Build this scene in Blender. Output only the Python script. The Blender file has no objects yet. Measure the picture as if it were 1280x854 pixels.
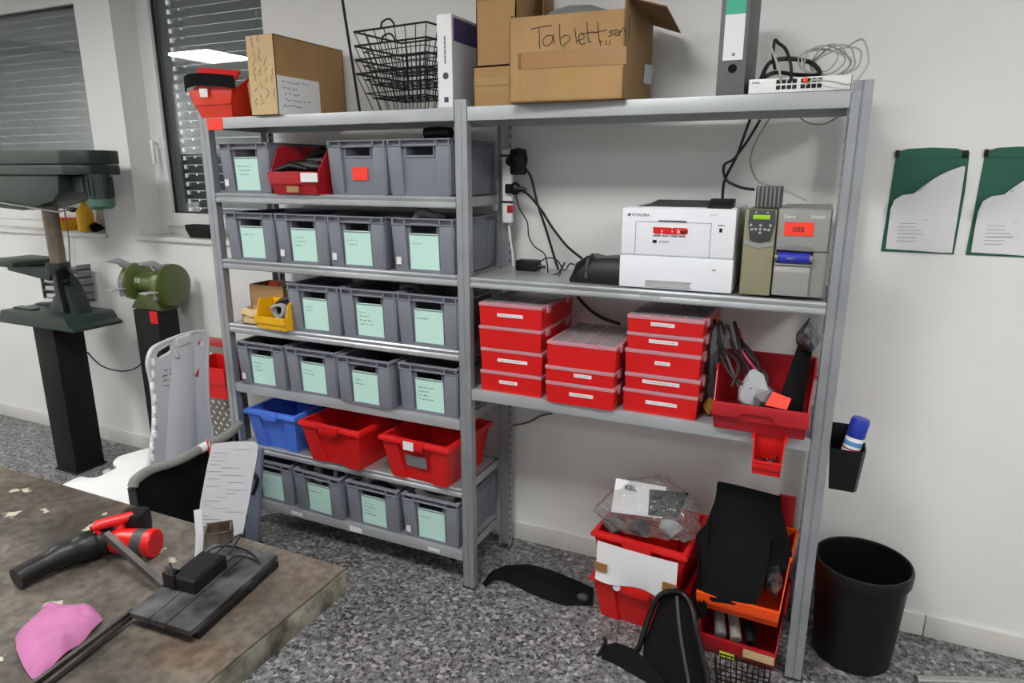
import bpy, bmesh, math, random
from mathutils import Vector, Matrix, Euler
rnd = random.Random(7)
SC = bpy.context.scene
COL = SC.collection
PI = math.pi
# ---------------------------------------------------------------- camera
CAM = Vector((2.5922, -2.349, 1.8143)); YAW, PIT, FPX = -0.4292, -0.2469, 844.15
FW = Vector((math.sin(YAW)*math.cos(PIT), math.cos(YAW)*math.cos(PIT), math.sin(PIT)))
RT = Vector((math.cos(YAW), -math.sin(YAW), 0)); UP = RT.cross(FW)
cd = bpy.data.cameras.new('camera'); cam = bpy.data.objects.new('camera', cd); COL.objects.link(cam)
cd.sensor_width = 36; cd.lens = FPX/1280*36; cd.clip_start = .05
cam.matrix_world = Matrix(((RT.x, UP.x, -FW.x, CAM.x), (RT.y, UP.y, -FW.y, CAM.y), (RT.z, UP.z, -FW.z, CAM.z), (0, 0, 0, 1)))
SC.camera = cam
# ---------------------------------------------------------------- world, exposure
w = bpy.data.worlds.new('outside'); SC.world = w; w.use_nodes = True
w.node_tree.nodes['Background'].inputs[0].default_value = (.9, .95, 1, 1)
w.node_tree.nodes['Background'].inputs[1].default_value = 1.6
SC.view_settings.view_transform = 'Standard'; SC.view_settings.look = 'None'
SC.view_settings.gamma = 1; SC.view_settings.use_curve_mapping = False
SC.view_settings.exposure = 0.86
LIGHT_E = 18.0            # brightness of the ceiling panels
CEIL = 2.95
LIGHTS = [(-3.2, -1.68), (-.72, -1.6), (1.75, -1.6), (4.20, -1.6), (-3.2, -4.1), (-.72, -4.1), (1.75, -4.1), (4.20, -4.1)]
# ---------------------------------------------------------------- measuring helpers
def ray(u, v): return RT*((u-640)/FPX)+UP*((427-v)/FPX)+FW
def Y(u, v, y): d = ray(u, v); return CAM+d*((y-CAM.y)/d.y)
def Z(u, v, z): d = ray(u, v); return CAM+d*((z-CAM.z)/d.z)
def X(u, v, x): d = ray(u, v); return CAM+d*((x-CAM.x)/d.x)
def PL(u, v, p, n): d = ray(u, v); n = Vector(n); return CAM+d*((Vector(p)-CAM).dot(n)/d.dot(n))
# ---------------------------------------------------------------- materials
def lin(c):
    c = c/255
    return c/12.92 if c <= .04045 else ((c+.055)/1.055)**2.4
def rgb(c): return (lin(c[0]), lin(c[1]), lin(c[2]), 1)
def mat(name, c, rough=.5, metal=0, spec=.5, var=0, vscale=8, bump=0, bscale=60, c2=None, alpha=1, trans=0, coat=0):
    m = bpy.data.materials.new(name); m.use_nodes = True
    nt = m.node_tree; b = nt.nodes['Principled BSDF']; L = nt.links.new
    b.inputs['Base Color'].default_value = rgb(c); b.inputs['Roughness'].default_value = rough
    b.inputs['Metallic'].default_value = metal; b.inputs['Specular IOR Level'].default_value = spec
    b.inputs['Alpha'].default_value = alpha; b.inputs['Transmission Weight'].default_value = trans
    b.inputs['Coat Weight'].default_value = coat
    tc = nt.nodes.new('ShaderNodeTexCoord')
    if c2 is None and var: c2 = tuple(max(0, x*(1-var)) for x in c)
    if c2 is not None:
        n = nt.nodes.new('ShaderNodeTexNoise'); n.inputs['Scale'].default_value = vscale; n.inputs['Detail'].default_value = 6
        r = nt.nodes.new('ShaderNodeValToRGB'); r.color_ramp.elements[0].position = .35; r.color_ramp.elements[1].position = .68
        r.color_ramp.elements[0].color = rgb(c2); r.color_ramp.elements[1].color = rgb(c)
        L(tc.outputs['Object'], n.inputs['Vector']); L(n.outputs[0], r.inputs[0]); L(r.outputs[0], b.inputs['Base Color'])
    if bump:
        n = nt.nodes.new('ShaderNodeTexNoise'); n.inputs['Scale'].default_value = bscale; n.inputs['Detail'].default_value = 5
        bp = nt.nodes.new('ShaderNodeBump'); bp.inputs['Strength'].default_value = bump; bp.inputs['Distance'].default_value = .01
        L(tc.outputs['Object'], n.inputs['Vector']); L(n.outputs[0], bp.inputs['Height']); L(bp.outputs[0], b.inputs['Normal'])
    return m
def emit(name, c, s):
    m = bpy.data.materials.new(name); m.use_nodes = True; nt = m.node_tree
    e = nt.nodes.new('ShaderNodeEmission'); e.inputs[0].default_value = rgb(c); e.inputs[1].default_value = s
    nt.links.new(e.outputs[0], nt.nodes['Material Output'].inputs[0]); return m
def film(name, c, opac, rough=.15, gloss=.12):
    m = bpy.data.materials.new(name); m.use_nodes = True; nt = m.node_tree; L = nt.links.new
    t = nt.nodes.new('ShaderNodeBsdfTransparent'); t.inputs[0].default_value = rgb(tuple(min(255, x+30) for x in c))
    d = nt.nodes.new('ShaderNodeBsdfDiffuse'); d.inputs[0].default_value = rgb(c)
    g = nt.nodes.new('ShaderNodeBsdfGlossy'); g.inputs[1].default_value = rough
    a = nt.nodes.new('ShaderNodeMixShader'); a.inputs[0].default_value = opac
    b = nt.nodes.new('ShaderNodeMixShader'); lw = nt.nodes.new('ShaderNodeLayerWeight'); lw.inputs[0].default_value = gloss*2
    mm = nt.nodes.new('ShaderNodeMath'); mm.operation = 'MULTIPLY_ADD'; mm.inputs[1].default_value = .6; mm.inputs[2].default_value = gloss
    L(lw.outputs['Fresnel'], mm.inputs[0]); L(mm.outputs[0], b.inputs[0])
    L(t.outputs[0], a.inputs[1]); L(d.outputs[0], a.inputs[2]); L(a.outputs[0], b.inputs[1]); L(g.outputs[0], b.inputs[2])
    L(b.outputs[0], nt.nodes['Material Output'].inputs[0]); return m
def granite():
    m = bpy.data.materials.new('granite_floor'); m.use_nodes = True; nt = m.node_tree; L = nt.links.new
    b = nt.nodes['Principled BSDF']; b.inputs['Roughness'].default_value = .38; b.inputs['Specular IOR Level'].default_value = .35
    tc = nt.nodes.new('ShaderNodeTexCoord'); cols = []
    wn = nt.nodes.new('ShaderNodeTexNoise'); wn.inputs['Scale'].default_value = 60
    mv = nt.nodes.new('ShaderNodeMixRGB'); mv.inputs[0].default_value = .012
    L(tc.outputs['Object'], wn.inputs['Vector']); L(tc.outputs['Object'], mv.inputs[1]); L(wn.outputs[1], mv.inputs[2])
    for sc, st in ((64, [(0, 22), (.13, 52), (.28, 104), (.6, 132), (.82, 166), (.95, 196)]), (150, [(0, 48), (.16, 86), (.4, 126), (.8, 160), (1, 188)])):
        v = nt.nodes.new('ShaderNodeTexVoronoi'); v.inputs['Scale'].default_value = sc
        r = nt.nodes.new('ShaderNodeValToRGB'); r.color_ramp.interpolation = 'CONSTANT'
        while len(r.color_ramp.elements) < len(st): r.color_ramp.elements.new(.5)
        for e, (p, g) in zip(r.color_ramp.elements, st): e.position = p; e.color = rgb((g, g, g*1.01))
        s = nt.nodes.new('ShaderNodeSeparateColor')
        L(mv.outputs[0], v.inputs['Vector']); L(v.outputs['Color'], s.inputs[0]); L(s.outputs[0], r.inputs[0]); cols.append(r)
    mx = nt.nodes.new('ShaderNodeMixRGB'); mx.inputs[0].default_value = .45
    L(cols[0].outputs[0], mx.inputs[1]); L(cols[1].outputs[0], mx.inputs[2]); L(mx.outputs[0], b.inputs['Base Color'])
    return m
def tabletop():
    m = mat('worn_steel_table', (96, 92, 86), .5, .35)
    nt = m.node_tree; b = nt.nodes['Principled BSDF']; L = nt.links.new; tc = nt.nodes.new('ShaderNodeTexCoord')
    def noise(s, d=6, off=0):
        n = nt.nodes.new('ShaderNodeTexNoise'); n.inputs['Scale'].default_value = s; n.inputs['Detail'].default_value = d
        mp = nt.nodes.new('ShaderNodeMapping'); mp.inputs['Location'].default_value = (off, off*.7, 0)
        L(tc.outputs['Object'], mp.inputs[0]); L(mp.outputs[0], n.inputs['Vector']); return n
    def ramp(n, stops):
        r = nt.nodes.new('ShaderNodeValToRGB')
        while len(r.color_ramp.elements) < len(stops): r.color_ramp.elements.new(.5)
        for e, (p, c) in zip(r.color_ramp.elements, stops): e.position = p; e.color = rgb(c)
        L(n.outputs[0], r.inputs[0]); return r
    base = ramp(noise(5), [(.32, (78, 74, 68)), (.5, (112, 107, 99)), (.68, (142, 137, 127))])
    rust = ramp(noise(3.2, 8, 3), [(.42, (90, 74, 60)), (.6, (120, 86, 62)), (.72, (140, 108, 80))])
    rm = ramp(noise(2.1, 5, 9), [(.44, (0, 0, 0)), (.62, (200, 200, 200))])
    a = nt.nodes.new('ShaderNodeMixRGB'); L(rm.outputs[0], a.inputs[0]); L(base.outputs[0], a.inputs[1]); L(rust.outputs[0], a.inputs[2])
    fm = ramp(noise(38, 8, 2), [(.38, (120, 120, 120)), (.62, (255, 255, 255))]); f2 = nt.nodes.new('ShaderNodeMixRGB'); f2.blend_type = 'MULTIPLY'; f2.inputs[0].default_value = .5; L(a.outputs[0], f2.inputs[1]); L(fm.outputs[0], f2.inputs[2]); a = f2
    pm = ramp(noise(9, 10, 5), [(.655, (0, 0, 0)), (.67, (255, 255, 255))])
    c = nt.nodes.new('ShaderNodeMixRGB'); c.inputs[2].default_value = rgb((205, 200, 180))
    L(pm.outputs[0], c.inputs[0]); L(a.outputs[0], c.inputs[1]); L(c.outputs[0], b.inputs['Base Color'])
    return m, ramp
M = {}
def mk(k, *a, **kw): M[k] = mat(k, *a, **kw)
mk('wall', (240, 241, 240), .9, var=.03, vscale=1.2, bump=.05, bscale=220)
mk('ceiling', (242, 242, 242), .95); mk('skirting', (222, 221, 216), .35)
mk('white_frame', (232, 233, 232), .35); mk('handle_white', (236, 236, 236), .3)
mk('blind', (150, 150, 150), .6, spec=.3); mk('dark_seal', (40, 40, 42), .5)
mk('sill', (224, 223, 218), .4)
mk('zinc', (172, 176, 182), .40, .55, var=.1, vscale=5); mk('zinc_flat', (184, 188, 193), .45, .4, var=.06, vscale=4); mk('zinc_shelf', (178, 182, 187), .3, .3, var=.12, vscale=4)
mk('slot', (40, 42, 45), .7); mk('clip', (44, 46, 52), .5)
mk('crate_grey', (125, 129, 140), .42, var=.05, vscale=6); mk('mint', (192, 230, 220), .8); mk('ink', (70, 90, 110), .8); mk('inkblack', (45, 45, 55), .8)
mk('white_label', (225, 226, 228), .6); mk('red_plastic', (210, 24, 25), .36); mk('red_dark', (176, 30, 40), .4); mk('blue_plastic', (78, 122, 226), .36)
mk('neon_red', (250, 62, 40), .6); mk('yellow_plastic', (240, 182, 16), .38); mk('orange_plastic', (246, 84, 24), .38)
mk('black_plastic', (17, 17, 18), .42, spec=.35); mk('black_matte', (10, 10, 11), .8, spec=.2); mk('black_fabric', (19, 20, 22), .95, spec=.15, bump=.5, bscale=160); mk('black_gloss', (10, 10, 11), .18, spec=.5)
mk('dark_grey', (62, 64, 66), .5); mk('mid_grey', (118, 119, 120), .5); mk('light_grey', (170, 172, 176), .5)
mk('card', (170, 134, 88), .8, var=.08, vscale=5); mk('card_light', (212, 184, 140), .8, var=.05, vscale=6); mk('card_dark', (138, 106, 68), .85)
mk('tape', (150, 110, 62), .4, spec=.5); M['clear_tape'] = film('clear_tape', (235, 228, 214), .03, .12, .03)
mk('paper', (226, 227, 230), .8); mk('printer_white', (226, 229, 236), .38); mk('printer_line', (150, 153, 160), .5)
mk('olive_grey', (138, 136, 110), .45); mk('zebra_grey', (146, 146, 143), .45); mk('lcd', (150, 205, 40), .4)
mk('blue_film', (40, 50, 170), .3); mk('steel', (178, 178, 176), .25, .9); mk('red_orange', (222, 56, 34), .36); mk('tread', (122, 119, 112), .45, .1); mk('lug_glint', (225, 222, 214), .3, .1)
mk('press_green', (40, 55, 48), .38, var=.12, vscale=7); mk('press_dark', (34, 46, 42), .5); mk('motor_green', (70, 102, 88), .4)
mk('column_steel', (140, 128, 112), .4, .6, var=.3, vscale=7); mk('grinder_green', (80, 95, 42), .3, coat=.3); mk('grinder_dark', (70, 82, 42), .45)
mk('pedestal_black', (26, 25, 24), .55, spec=.3); mk('bath_grey', (196, 199, 206), .4); mk('bath_white', (244, 245, 246), .45)
mk('pad_grey', (128, 128, 126), .6); mk('pink_cloth', (190, 116, 164), .95, bump=.6, bscale=14, var=.12, vscale=9)
mk('plate_black', (28, 29, 31), .42, .1, c2=(92, 93, 95), vscale=17); mk('paper_dull', (200, 201, 208), .75); mk('bar_steel', (92, 88, 84), .45, .5, var=.3, vscale=20)
mk('green_folder', (22, 92, 72), .45); mk('teal', (60, 176, 140), .6); mk('binder_grey', (98, 100, 104), .6, var=.06, vscale=30); mk('purple', (62, 52, 96), .6)
mk('stool_blue', (120, 128, 148), .45); mk('net_white', (226, 226, 228), .4); mk('cable_grey', (176, 174, 166), .5); mk('cable_black', (20, 20, 22), .5)
mk('spray_blue', (36, 58, 170), .35); mk('magenta', (200, 60, 120), .6); mk('yellow_mark', (214, 222, 60), .8); mk('sky', (90, 150, 210), .5); mk('ochre', (150, 118, 30), .8); mk('tube_grey', (150, 148, 142), .6)
M['lid'] = film('lid', (232, 166, 178), .62, .3, .06); M['lid_top'] = film('lid_top', (160, 150, 154), .72, .25, .08); M['glass'] = film('glass', (200, 205, 205), .03, .02, .12)
M['clear_film'] = film('clear_film', (215, 215, 215), .06, .3, .02); M['bag'] = film('bag', (215, 215, 215), .11, .14, .06); M['silver_bag'] = mat('silver_bag', (150, 150, 150), .2, .7, c2=(40, 40, 40), vscale=26)
M['panel'] = emit('panel', (255, 253, 249), LIGHT_E); M['panel_dim'] = emit('panel_dim', (255, 253, 249), LIGHT_E*.33)
M['floor'] = granite(); M['table'], _ = tabletop()
M['table_edge'] = mat('table_edge', (150, 150, 134), .55, .1, c2=(72, 68, 58), vscale=16, bump=.6, bscale=40)
# ---------------------------------------------------------------- building helpers
LOC = {}
class MB:
    def __init__(s): s.bm = bmesh.new()
    def _merge(s, b, bev=0, seg=2):
        if bev: bmesh.ops.bevel(b, geom=list(b.edges), offset=bev, segments=seg, affect='EDGES', profile=.6)
        me = bpy.data.meshes.new('t'); b.to_mesh(me); b.free(); s.bm.from_mesh(me); bpy.data.meshes.remove(me); return s
    def box(s, x0, x1, y0, y1, z0, z1, bev=0, m=None, seg=2):
        b = bmesh.new(); bmesh.ops.create_cube(b, size=1)
        for v in b.verts: v.co = Vector(((x0+x1)/2+v.co.x*(x1-x0), (y0+y1)/2+v.co.y*(y1-y0), (z0+z1)/2+v.co.z*(z1-z0)))
        if bev: bmesh.ops.bevel(b, geom=list(b.edges), offset=bev, segments=seg, affect='EDGES', profile=.6); bev = 0
        if m is not None: b.transform(m)
        return s._merge(b)
    def poly(s, rings, cap=True, closed=True):
        b = bmesh.new(); R = [[b.verts.new(p) for p in r] for r in rings]; n = len(R[0])
        for a, c in zip(R, R[1:]):
            for i in range(n if closed else n-1):
                j = (i+1) % n
                b.faces.new((a[i], a[j], c[j], c[i]))
        if cap and closed: b.faces.new(R[0][::-1]); b.faces.new(R[-1])
        bmesh.ops.recalc_face_normals(b, faces=b.faces); return s._merge(b)
    def prism(s, pts, ax, a, c, bev=0):
        def mkp(p, t): return (t, p[0], p[1]) if ax == 'x' else (p[0], t, p[1]) if ax == 'y' else (p[0], p[1], t)
        b = bmesh.new(); r0 = [b.verts.new(mkp(p, a)) for p in pts]; r1 = [b.verts.new(mkp(p, c)) for p in pts]; n = len(pts)
        for i in range(n): b.faces.new((r0[i], r0[(i+1) % n], r1[(i+1) % n], r1[i]))
        b.faces.new(r0[::-1]); b.faces.new(r1); bmesh.ops.recalc_face_normals(b, faces=b.faces); return s._merge(b, bev)
    def slab(s, pts, t, n=None, bev=0):
        pts = [Vector(p) for p in pts]
        if n is None: n = (pts[1]-pts[0]).cross(pts[2]-pts[0]).normalized()
        n = Vector(n)*t; b = bmesh.new(); r0 = [b.verts.new(p) for p in pts]; r1 = [b.verts.new(p+n) for p in pts]; k = len(pts)
        for i in range(k): b.faces.new((r0[i], r0[(i+1) % k], r1[(i+1) % k], r1[i]))
        b.faces.new(r0[::-1]); b.faces.new(r1); bmesh.ops.recalc_face_normals(b, faces=b.faces); return s._merge(b, bev)
    def grid(s, f, nu, nv, t=0):
        b = bmesh.new(); V = [[b.verts.new(f(i/nu, j/nv)) for j in range(nv+1)] for i in range(nu+1)]
        for i in range(nu):
            for j in range(nv): b.faces.new((V[i][j], V[i+1][j], V[i+1][j+1], V[i][j+1]))
        bmesh.ops.recalc_face_normals(b, faces=b.faces)
        if t: bmesh.ops.solidify(b, geom=list(b.faces), thickness=t)
        return s._merge(b)
    def tube(s, pts, r, seg=8, closed=False, sub=0, flat=1):
        P = [Vector(p) for p in pts]
        if sub: P = spline(P, sub, closed)
        n = len(P); rings = []; up = None
        for i in range(n):
            t = (P[(i+1) % n]-P[i-1]) if closed else (P[min(i+1, n-1)]-P[max(i-1, 0)])
            t = t.normalized() if t.length > 1e-9 else Vector((0, 0, 1))
            if up is None: up = t.orthogonal().normalized()
            up = up-t*up.dot(t); up = up.normalized() if up.length > 1e-6 else t.orthogonal().normalized()
            q = t.cross(up); rr = r[i] if isinstance(r, (list, tuple)) else r
            rings.append([P[i]+up*rr*math.cos(2*PI*k/seg)+q*rr*flat*math.sin(2*PI*k/seg) for k in range(seg)])
        if closed: rings.append(rings[0])
        return s.poly(rings, cap=not closed)
    def lathe(s, prof, seg=32, c=(0, 0, 0), m=None, cap=True):
        rings = [[Vector((r*math.cos(2*PI*k/seg), r*math.sin(2*PI*k/seg), z)) for k in range(seg)] for r, z in prof]
        if m is not None: rings = [[m @ p for p in r] for r in rings]
        c = Vector(c); return s.poly([[p+c for p in r] for r in rings], cap=cap)
    def cyl(s, a, b, r, seg=16, r2=None): 
        return s.tube([a, b], [r, r if r2 is None else r2], seg)
    def blob(s, c, r, sub=2, jit=0, seed=1, m=None):
        b = bmesh.new(); bmesh.ops.create_icosphere(b, subdivisions=sub, radius=1); q = random.Random(seed)
        for v in b.verts: v.co = Vector((v.co.x*r[0], v.co.y*r[1], v.co.z*r[2]))*(1+jit*(q.random()-.5))
        if m is not None: b.transform(m)
        bmesh.ops.translate(b, verts=b.verts, vec=Vector(c)); return s._merge(b)
    def text(s, txt, size, o, ux, uz, ext=.0006, bold=False):
        cu = bpy.data.curves.new('txt', 'FONT'); cu.body = txt; cu.size = size; cu.extrude = ext; cu.offset = .0007*size/.03 if bold else 0
        ob = bpy.data.objects.new('txt', cu); me = bpy.data.meshes.new_from_object(ob)
        ux = Vector(ux).normalized(); uz = Vector(uz).normalized(); nz = ux.cross(uz)
        mm = Matrix(((ux.x, uz.x, nz.x, o[0]), (ux.y, uz.y, nz.y, o[1]), (ux.z, uz.z, nz.z, o[2]), (0, 0, 0, 1)))
        me.transform(mm); s.bm.from_mesh(me); bpy.data.meshes.remove(me); bpy.data.objects.remove(ob); bpy.data.curves.remove(cu); return s
    def tf(s, f):
        for v in s.bm.verts: v.co = Vector(f(v.co))
        return s
    def build(s, name, m, parent=None, world=False, smooth=35):
        me = bpy.data.meshes.new(name); o = bpy.data.objects.new(name, me); COL.objects.link(o)
        if parent is not None:
            o.parent = parent; LOC[o] = LOC.get(parent, Vector())
            if world: bmesh.ops.translate(s.bm, verts=s.bm.verts, vec=-LOC[o])
        s.bm.to_mesh(me); s.bm.free()
        if smooth:
            for p in me.polygons: p.use_smooth = True
            me.set_sharp_from_angle(angle=math.radians(smooth))
        me.materials.append(M[m] if isinstance(m, str) else m); return o
def spline(P, sub, closed=False):
    out = []; n = len(P)
    for i in range(n if closed else n-1):
        g = (lambda k: P[k % n]) if closed else (lambda k: P[max(0, min(n-1, k))])
        a, b, c, d = g(i-1), g(i), g(i+1), g(i+2)
        for k in range(sub):
            t = k/sub
            out.append(.5*((2*b)+(c-a)*t+(2*a-5*b+4*c-d)*t*t+(3*b-a-3*c+d)*t**3))
    if not closed: out.append(P[-1])
    return out
def thing(name, label, cat, loc=(0, 0, 0), rz=0, group=None):
    o = bpy.data.objects.new(name, None); COL.objects.link(o); o.empty_display_size = .05
    o.location = loc; o.rotation_euler = (0, 0, rz); o['label'] = label; o['category'] = cat; LOC[o] = Vector(loc)
    if group: o['group'] = group
    return o
def tag(o, label, cat, group=None):
    o['label'] = label; o['category'] = cat
    if group: o['group'] = group
    return o
def kids(o): return [c for c in bpy.data.objects if c.parent == o]
def dup(root, loc, rz=0, label=None, skip=()):
    r = root.copy(); COL.objects.link(r); r.location = loc; r.rotation_euler = (0, 0, rz); LOC[r] = Vector(loc)
    if label: r['label'] = label
    for ch in kids(root):
        if ch.name.split('.')[0] in skip: continue
        c = ch.copy(); COL.objects.link(c); c.parent = r; LOC[c] = Vector(loc)
        for g in kids(ch): d = g.copy(); COL.objects.link(d); d.parent = c
    return r
def struct(o): o['kind'] = 'structure'; return o
def scrawl(mb, o, ux, uz, w, rows, pitch, h, seed, r=.0009):
    q = random.Random(seed); ux = Vector(ux).normalized(); uz = Vector(uz).normalized(); o = Vector(o)
    for k in range(rows):
        x = q.uniform(0, .08)*w; end = w*q.uniform(.45, 1); pts = []
        while x < end:
            if q.random() < .14 and len(pts) > 3:
                mb.tube(pts, r, 4); pts = []; x += h*.7
            pts.append(o+ux*x+uz*(-k*pitch+q.uniform(-.5, .5)*h)); x += h*q.uniform(.2, .5)
        if len(pts) > 2: mb.tube(pts, r, 4)
    return mb
# ================================================================ room shell
WY = .482
mb = MB().box(-4.2, 5.6, -5.6, .9, -.1, 0); struct(mb.build('floor', 'floor'))
mb = MB().box(-4.2, 5.6, -5.6, WY, CEIL, CEIL+.1); struct(mb.build('ceiling', 'ceiling'))
SILL, HEAD = 1.43, 2.94
W1, W2 = (-3.1, -1.503), (-1.20, -.085)
mb = MB()
mb.box(-4.2, W1[0], WY, .78, 0, CEIL+.1).box(W1[0], W1[1], WY, .78, 0, SILL).box(W1[0], W1[1], WY, .78, HEAD, CEIL+.1)
mb.box(W1[1], W2[0], WY, .78, 0, CEIL+.1).box(W2[0], W2[1], WY, .78, 0, SILL).box(W2[0], W2[1], WY, .78, HEAD, CEIL+.1)
mb.box(W2[1], 5.6, WY, .78, 0, CEIL+.1); struct(mb.build('wall_back', 'wall'))
struct(MB().box(-4.4, -4.2, -5.6, .9, 0, CEIL+.1).build('wall_left', 'wall'))
struct(MB().box(5.6, 5.8, -5.6, .9, 0, CEIL+.1).build('wall_right', 'wall'))
struct(MB().box(-4.4, 5.8, -5.8, -5.6, 0, CEIL+.1).build('wall_front', 'wall'))
mb = MB()
for i in range(16): mb.box(-4.2+i*.61, -4.2+i*.61+.606, WY-.012, WY, 0, .095, .003)
struct(mb.build('baseboard_back', 'skirting'))
def window(n, x0, x1):
    w = bpy.data.objects.new('window_%d' % n, None); COL.objects.link(w); w['kind'] = 'structure'; w.location = (x0, .63, SILL); LOC[w] = Vector(w.location)
    y0 = .63
    def ring(a, b, c, d, t, ya, yb, bev=.006):
        m = MB(); m.box(a, a+t, ya, yb, c, d, bev); m.box(b-t, b, ya, yb, c, d, bev); m.box(a+t, b-t, ya, yb, c, c+t, bev); m.box(a+t, b-t, ya, yb, d-t, d, bev); return m
    ring(x0, x1, SILL, HEAD, .06, y0+.01, y0+.08).build('window_frame', 'white_frame', w, True)
    sa = ring(x0+.052, x1-.052, SILL+.055, HEAD-.05, .082, y0-.008, y0+.06, .008).build('sash', 'white_frame', w, True)
    ring(x0+.134, x1-.134, SILL+.137, HEAD-.132, .006, y0+.012, y0+.03, 0).build('glass_seal', 'dark_seal', sa, True)
    MB().box(x0+.12, x1-.12, y0+.03, y0+.036, SILL+.125, HEAD-.12).build('pane', 'glass', w, True)
    h = MB(); hx = x0+.095; hz = 1.98
    h.box(hx-.016, hx+.016, y0-.02, y0-.006, hz-.035, hz+.035, .004); h.cyl((hx, y0-.008, hz), (hx, y0-.06, hz), .01)
    h.box(hx-.012, hx+.012, y0-.066, y0-.05, hz-.125, hz+.014, .006); h.build('window_handle', 'handle_white', w, True)
    MB().box(x0-.012, x1+.012, WY-.022, y0+.02, SILL-.022, SILL+.004, .004).build('window_sill', 'sill', w, True)
    # roller shutter outside, behind its guides
    yb = .74; g0 = x0+.10; g1 = x1-.10
    MB().box(g0-.1, g0+.042, yb-.012, yb, SILL, HEAD).box(g1-.042, g1+.1, yb-.012, yb, SILL, HEAD).box(x0, x1, yb-.012, yb, SILL, SILL+.075).build('shutter_guide', 'dark_seal', w, True)
    s = MB(); p = .052; k = 0; z = SILL+.06; hx = g0+.125
    def sl(a, b, c, d): s.box(a, b, yb+.009, yb+.012, c, d)
    while z < HEAD:
        zt = z+p-.0016; zm = z+p*.52
        sl(g0+.0, g1, z, zm); sl(g0+.05, hx, zm, zt); sl(hx+.012, g1-.04, zm, zt); sl(hx, hx+.012, zm, zm+.012); sl(g0, g0+.022, zm, zt)
        z += p; k += 1
    s.build('shutter_slats', 'blind', w, True, smooth=20)
window(1, *W1); window(2, *W2)
for i, (x, y) in enumerate(LIGHTS):
    t = thing('ceiling_light', 'square white ceiling light panel, %s' % ['mirrored in the window pane', 'above the grey bath chair', 'above the right shelf bay', 'right of the waste bin', 'far left behind the camera', 'behind the workbench', 'straight behind the camera', 'right behind the camera'][i], 'ceiling light', (x, y, CEIL), 0, 'ceiling light panels')
    f = MB(); a = .345
    f.box(-a, a, -a, -a+.02, -.02, 0).box(-a, a, a-.02, a, -.02, 0).box(-a, -a+.02, -a+.02, a-.02, -.02, 0).box(a-.02, a, -a+.02, a-.02, -.02, 0)
    f.build('light_frame', 'white_frame', t); MB().box(-a+.02, a-.02, -a+.02, a-.02, -.014, -.004).build('diffuser', 'panel' if y > -2 else 'panel_dim', t)
# ================================================================ shelving unit
H = [.1746, .479, .7949, 1.0986, 1.4107, 1.7185, 2.0489]; HM, HL = 1.4074, .9428; TOP = 2.0749
XA, XB, XC, XD = 0.0, 1.28, 1.332, 2.626; DEP = .40
sh = thing('shelving_unit', 'tall galvanised steel shelving unit with two bays along the white wall', 'shelving', (1.3, .2, 0))
def post(x0, x1, y0, y1, front):
    m = MB(); xm = (x0+x1)/2; g = .004
    yf, yb = (y0, y1) if front else (y1, y0); s = 1 if front else -1
    pts = [(x0, yf), (xm-g, yf), (xm, yf+s*.004), (xm+g, yf), (x1, yf), (x1, yb), (x1-.004, yb), (x1-.004, yf+s*.006), (x0+.004, yf+s*.006), (x0+.004, yb), (x0, yb)]
    m.prism(pts, 'z', 0, TOP); o = m.build('post', 'zinc', sh, True, smooth=0)
    q = MB(); z = .05
    while z < TOP-.03:
        if front: q.box(x0-.0008, x0+.002, yf+.012, yf+.022, z, z+.02)
        else:
            q.box(x0-.001, x0+.002, y0+.008, y0+.018, z, z+.018); q.box(x1-.002, x1+.001, y0+.008, y0+.018, z, z+.018)
        z += .038
    q.build('slots', 'slot', o, True, smooth=0); MB().box(x0-.004, x1+.004, y0-.003, y1+.002, 0, .006).build('foot', 'slot', o, True)
for a, b in ((-.054, XA), (XB, XC), (XD, XD+.056)):
    post(a, b, -.004, .032, True); post(a, b, DEP-.034, DEP+.002, False)
def shelf(x0, x1, h, lip=.044, stick=(), flat=False):
    x0 += .003; x1 -= .003; h -= .0008
    m = MB(); m.box(x0, x1, .004, DEP-.036, h-.004, h)
    m.prism([(-.0005, h), (.006, h), (.006, h-.004), (.004, h-lip), (-.0015, h-lip), (-.0045, h-lip+.006), (-.0035, h-.026), (.001, h-.020), (-.0035, h-.013), (-.0045, h-.006)], 'x', x0, x1)
    if flat:
        m = MB(); m.box(x0, x1, .004, DEP-.036, h-.004, h).box(x0, x1, -.0045, .004, h-lip, h, .0015)
    m.box(x0, x1, DEP-.04, DEP-.036, h-lip, h); m.box(x0, x0+.003, .006, DEP-.04, h-lip, h); m.box(x1-.003, x1, .006, DEP-.04, h-lip, h)
    m.box(x0+.02, x1-.02, .17, .23, h-.016, h-.004)
    o = m.build('shelf', 'zinc_flat' if flat else 'zinc_shelf', sh, True, smooth=25)
    c = MB()
    for x in (x0+.004, x1-.016): c.box(x, x+.012, .002, .012, h-lip+.004, h-.012, .002)
    c.build('shelf_clip', 'zinc', o, True)
    for (a, b, z0, z1, mm) in stick: MB().box(a, b, -.0062, -.0042, h-lip+z0, h-lip+z1).build('sticker', mm, o, True)
for i in range(7):
    st = ()
    if i == 0: st = ((.30, .37, .012, .03, 'white_label'), (.66, .73, .004, .03, 'white_label'), (1.10, 1.16, .012, .026, 'white_label'))
    if i == 6: st = ((.0, .095, -.004, .046, 'neon_red'),)
    shelf(XA, XB, H[i], .048 if i == 6 else .044, st, i in (0, 2, 6))
shelf(XC, XD, HL, .046, (), True); shelf(XC, XD, HM, .04, ((2.02, 2.09, .012, .022, 'light_grey'),)); shelf(XC, XD, H[6], .05, (), True)
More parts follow.
